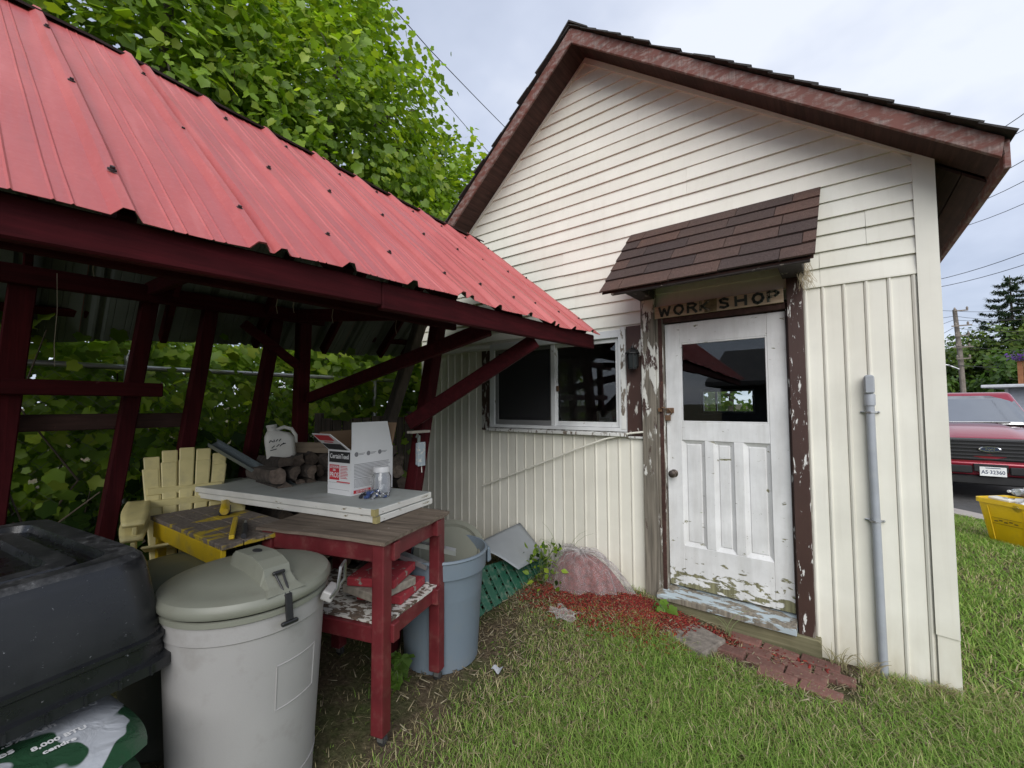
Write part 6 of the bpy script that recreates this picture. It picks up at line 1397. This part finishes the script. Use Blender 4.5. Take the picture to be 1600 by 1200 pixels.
# ================================================================== far side: pole, wires, trees, grey house
m_pole = M_wood('utility_pole_wood', (.16, .135, .11), (.32, .28, .24), 2, .9)
pt = at((1491.5, 484), 30); pb = Vector((pt.x + .25, pt.y, gz(pt.x, pt.y)))
UP = thing('utility_pole', 'tall grey wooden utility pole among the far trees', 'utility pole', pb)
B = MB(); B.tube([(0, 0, -.3), (-.1, 0, 5), (pt.x - pb.x, 0, pt.z - pb.z)], [.16, .145, .12], 12); B.build('shaft', m_pole, UP, smooth=True)
B = MB(); B.tube([(0, 0, 3.9), (-.7, -.2, 4.3), (-1.7, -.4, 4.6)], .06, 8); B.build('lamp_arm', m_gal, UP, smooth=True)
for i, zz in enumerate((.15, 1.2, 1.9, 2.7, 3.5)):
    B = MB(); B.box((0, -.35, pt.z - pb.z - zz), (1.0 if i % 2 else .7, .09, .08)); B.lathe([(.05, 0), (.07, .1), (.03, .2)], 8, (.3, -.35, pt.z - pb.z - zz + .05)); B.lathe([(.05, 0), (.07, .1), (.03, .2)], 8, (-.3, -.35, pt.z - pb.z - zz + .05)); B.build('crossarm', m_pole, UP)
m_wire = M_plain('black_wire', (.03, .03, .032), .6)
def wire(lb, a, da, c, dc, r=.012, sag=.3, ext=(1, 1)):
    p0, p1 = at(a, da), at(c, dc); d_ = p1 - p0; d2 = Vector((d_.x, d_.y, d_.z * .25)); B = MB(); ex = 30 / max(d_.length, 1)   # the span runs on past both ends of the stretch in view
    B.tube(([p0 - d2 * ex] if ext[0] else []) + [p0.lerp(p1, t) - Vector((0, 0, sag * 4 * t * (1 - t))) for t in np.linspace(0, 1, 11)] + ([p1 + d2 * ex] if ext[1] else []), r, 5)
    o = B.build('overhead_wire', m_wire); return tag(o, lb, 'wire', 'overhead wires')
wire('highest overhead wire crossing behind the right roof corner', (1430, 268), 14, (1700, 100), 9, .010)
wire('overhead wire just below the roof corner height', (1440, 265), 15, (1700, 140), 10, .010)
wire('overhead wire passing the tip of the eave fascia', (1440, 320), 16, (1700, 185), 11, .011)
wire('overhead wire level with the eave soffit', (1430, 348), 17, (1700, 225), 12, .011)
wire('overhead wire below the eave soffit', (1430, 372), 18, (1700, 268), 13, .011)
wire('overhead wire meeting the foot of the eave', (1420, 446), 24, (1700, 354), 17, .016)
wire('lowest long overhead wire above the utility pole', (1420, 456), 26, (1700, 378), 18, .016)
for i, (y0_, y1_) in enumerate(((486, 462), (494, 486), (500, 478), (512, 505), (524, 520))):
    wire(['top line strung to the utility pole', 'second line strung to the utility pole', 'third line strung to the utility pole', 'fourth line strung to the utility pole', 'lowest line strung to the utility pole'][i], (1492, y0_), 29.7, (1700, y1_), 27, .014, .4, (0, 1))
    wire(['top line leaving the utility pole behind the workshop', 'second line leaving the utility pole behind the workshop', 'third line leaving the utility pole behind the workshop', 'fourth line leaving the utility pole behind the workshop', 'lowest line leaving the utility pole behind the workshop'][i], (1490, y0_), 29.7, (1380, y0_ - 30 + i * 22), 36, .014, .4, (0, 1))
wire('low cable crossing in front of the far trees', (1500, 571), 29.5, (1700, 570), 30, .022, .2); wire('upper cable crossing in front of the far trees', (1500, 541), 29.5, (1700, 546), 30, .015, .2)
wire('upper wire sloping from the vines behind the gable', (670, 76), 9.5, (860, 268), 16, .010, .05); wire('lower wire sloping from the vines behind the gable', (700, 165), 10.5, (830, 310), 17, .008, .05)
def far_tree(nm, lb, px, dep, h, rx, seed, cols, size, ncl=150, per=30, low=.1):
    c = at(px, dep); r = np.random.default_rng(seed); bz = gz(c.x, c.y); T = thing(nm, lb, 'tree', (c.x, c.y, bz), 0, 'far trees beyond the driveway')
    B = MB(); tp = branch_mesh(B, (0, 0, -.2), (.2, .1, h * .8), h * .03, h * .01, seed); rr = random.Random(seed)
    for i in range(7): a = rr.uniform(0, 6.28); q = tp[2 + i % 3]; branch_mesh(B, q, q + Vector((math.cos(a) * rx * .7, math.sin(a) * rx * .7, h * .2)), h * .012, h * .003, seed + i)
    B.build('trunk', m_trunk, T, smooth=True)
    th = r.uniform(0, 6.28, ncl); ph = np.arccos(r.uniform(-1, 1, ncl)); rad = r.uniform(.55, 1.05, ncl); c0 = np.array([0, 0, h * (.5 + low / 2)])
    C0 = np.stack([rx * rad * np.sin(ph) * np.cos(th), rx * rad * np.sin(ph) * np.sin(th), h * (.5 - low / 2) * rad * np.cos(ph)], 1) + c0
    P, Q = clump_cloud(r, C0, per, np.array([1, 1, .8]) * h * .05, c0); V, F, C_ = leaves(P, Q, size, cols, r, LO_S); npmesh('crown', V, F, m_leaf, T, C_); return T
FG = [(.07, .13, .03), (.09, .16, .035), (.12, .19, .04), (.055, .10, .025)]; FY = [(.12, .18, .035), (.15, .20, .04), (.09, .15, .03)]
far_tree('broadleaf_tree', 'light green bushy tree behind the pickup windshield', (1556, 600), 38, 8.6, 4.4, 51, FY, .40, 190, 42, 0)
far_tree('broadleaf_tree', 'dark green bushy tree beside the grey house', (1590, 620), 30, 5.2, 2.6, 52, FG, .40, 120, 30, 0)
far_tree('broadleaf_tree', 'green tree just behind the utility pole', (1490, 600), 44, 7.6, 3.6, 53, FG, .45, 130, 30, 0)
far_tree('broadleaf_tree', 'pale green tree further along past the frame edge', (1650, 560), 36, 9.0, 4.0, 54, FY, .5, 150, 30, 0)
far_tree('broadleaf_tree', 'low tree half hidden by the workshop corner', (1440, 610), 42, 6.5, 3.6, 55, FG, .5, 110, 28, 0)
for i, (px_, dp_, hh_, lbl) in enumerate((((480, 640), 22, 6, 'background tree glimpsed through the shelter posts'), ((250, 640), 24, 7, 'background tree seen behind the fence vines'), ((690, 600), 26, 7, 'background tree behind the left side of the workshop'))): far_tree('broadleaf_tree', lbl, px_, dp_, hh_, 3.4, 70 + i, FG, .42, 110, 26, 0)
far_tree('broadleaf_tree', 'leafy tree outside the rear workshop window', (1136, 625), 13.5, 4.2, 2.2, 81, FY, .22, 110, 30, 0)
far_tree('broadleaf_tree', 'far tree standing past the rear corner of the workshop', (1390, 605), 34, 6.0, 3.2, 83, FG, .45, 100, 26, 0)
far_tree('broadleaf_tree', 'far bushy tree hidden behind the workshop roof', (1310, 605), 36, 6.5, 3.6, 84, FY, .5, 100, 26, 0)
# spruce
def spruce(lb, px, dep, h, seed):
    c = at(px, dep); bz = gz(c.x, c.y); T = thing('spruce_tree', lb, 'tree', (c.x, c.y, bz)); r = np.random.default_rng(seed)
    B = MB(); B.tube([(0, 0, -.2), (0, 0, h)], [.28, .03], 8); Pn = []; D_ = []
    for k in range(64):
        z_ = h * (.25 + .74 * (k / 64) ** .9); L_ = (h - z_) * .46 + .6; a = k * 2.399; d_ = np.array([math.cos(a), math.sin(a), 0]); q = [np.array([0, 0, z_]) + d_ * L_ * t + np.array([0, 0, -.22 * L_ * math.sin(t * 2.6) + .12 * L_ * t * t]) for t in np.linspace(0, 1, 6)]
        B.tube([tuple(x_) for x_ in q], [.05, .04, .03, .025, .02, .01], 4, False)
        m_ = int(230 * L_ / 2); t = r.uniform(.12, 1, m_); base_ = np.array([0, 0, z_]) + d_ * (L_ * t)[:, None] + np.array([0, 0, 1.0]) * (-.22 * L_ * np.sin(t * 2.6) + .12 * L_ * t * t)[:, None]
        base_ = base_ + r.normal(0, .07, (m_, 3)) + np.stack([-d_[1] * np.ones(m_), d_[0] * np.ones(m_), np.zeros(m_)], 1) * (r.normal(0, .16, m_) * (1.1 - t) * L_ * .6)[:, None]; Pn.append(base_); D_.append(np.tile(d_ + np.array([0, 0, -.3]), (m_, 1)))
    B.build('trunk', m_trunk, T)
    P = np.concatenate(Pn); Dv = np.concatenate(D_) + r.normal(0, .6, P.shape); Dv /= np.linalg.norm(Dv, axis=1)[:, None]; s = np.cross(Dv, np.array([0, 0, 1.0])); s /= np.linalg.norm(s, axis=1)[:, None] + 1e-6
    n = len(P); Ln = r.uniform(.18, .40, n)[:, None]; V = np.stack([P - s * .07, P + s * .07, P + Dv * Ln], 1).reshape(-1, 3); F = np.arange(n * 3).reshape(-1, 3)
    C_ = np.repeat(np.array([(.035, .06, .032), (.045, .075, .04), (.06, .085, .04)])[r.integers(0, 3, n)] * r.uniform(.8, 1.2, (n, 1)), 3, 0); npmesh('crown', V, F, m_leaf, T, C_)
spruce('dark drooping spruce standing above the light green tree', (1588, 600), 38, 13.2, 61)
# grey sided house with planter deck
HC = at((1573, 640), 22); hx, hy = HC.x, HC.y; hz_ = gz(hx, hy)
GH = thing('grey_house', 'pale grey sided outbuilding with a flat white fascia by the driveway', 'house', (hx, hy, hz_), math.radians(-20))
m_gs = M_plain('grey_vinyl', (.36, .38, .42), .5); m_wt = M_plain('white_fascia', (.62, .63, .65), .5)
for i in range(18): B = MB(); z_ = .02 + i * .135; B.prism([(0, 0, z_), (0, -.02, z_), (0, -.004, z_ + .133), (0, 0, z_ + .133)], (6.0, 0, 0)); B.build('siding_board', m_gs, GH)
B = MB(); B.bb((.01, .001, 0), (6, 5, 2.45)); B.build('wall', m_gs, GH)
B = MB(); B.bb((-.02, -.05, 0), (.10, -.022, 2.45)); B.build('corner_board', m_wt, GH)
B = MB(); B.bb((-.75, -.75, 2.46), (6.4, 5.4, 2.62)); B.build('roof_slab', m_wt, GH, bev=.03)
m_deck = M_wood('deck_cedar', (.25, .10, .045), (.40, .18, .085), 2)
for i in range(9): B = MB(); B.box((.55 + i * .2, -.1, 3.2), (.185, .04, 1.12)); B.build('deck_board', m_deck, GH, bev=.006)
B = MB(); B.bb((.46, -.12, 2.63), (2.6, 1.2, 2.66)); B.bb((.46, -.16, 3.765), (2.4, -.03, 3.80)); B.build('deck_rail', m_deck, GH)
r = np.random.default_rng(77); n = 320; PB = thing('flower_planter', 'planter of purple flowers on the cedar deck rail', 'planter', GH.matrix_basis @ Vector((.9, -.1, 3.80)), math.radians(-20))
B = MB(); B.bb((-.5, -.1, 0), (.7, .1, .12)); B.build('trough', M_plain('dark_trough', (.05, .04, .06), .6), PB)
P = np.stack([r.uniform(-.75, .7, n), r.normal(0, .13, n), .12 + np.abs(r.normal(0, .16, n))], 1); Q = np.tile([0, -.5, .7], (n, 1)); V, F, C_ = leaves(P, Q, .13, [(.16, .07, .30), (.22, .10, .34), (.07, .12, .03), (.10, .04, .20)], r, LO_S); npmesh('flowers', V, F, m_leaf, PB, C_, kind='stuff')
# ================================================================== neighbour's house behind the viewer (seen only in the door glass)
NH = thing('neighbour_house', 'dark walled house with grey shingled roof mirrored in the door glass', 'house', (2.4, -13.0, G))
m_nw = M_plain('dark_blue_siding', (.045, .05, .065), .7); m_nr = M_plain('grey_shingle_roof', (.12, .115, .11), .95, var=.3, scale=20)
B = MB(); B.bb((-4.6, -6, 0), (5, 0, 2.3)); B.build('wall', m_nw, NH)
B = MB(); B.prism([(-5, .5, 2.32), (-5, -3, 3.75), (-5, -6.5, 2.32), (-5, -6.5, 2.17), (-5, .5, 2.17)], (10.4, 0, 0)); B.build('roof', m_nr, NH)
for xx in (-2.6, 1.2):
    B = MB(); B.bb((xx - .6, .0, 1.0), (xx + .6, .04, 2.1)); w_ = B.build('window', m_white, NH); B = MB(); B.bb((xx - .53, .041, 1.07), (xx + .53, .046, 2.03)); o = B.build('pane', m_tgl, None); o.parent = w_
np_ = thing('utility_pole', 'wooden utility pole behind the viewer mirrored in the door glass', 'utility pole', (-.4, -16, G)); B = MB(); B.tube([(0, 0, -.2), (0, 0, 9.5)], [.16, .11], 10); B.build('shaft', m_pole, np_, smooth=True); B = MB(); B.box((0, .18, 8.6), (2.0, .1, .12)); B.build('crossarm', m_pole, np_)
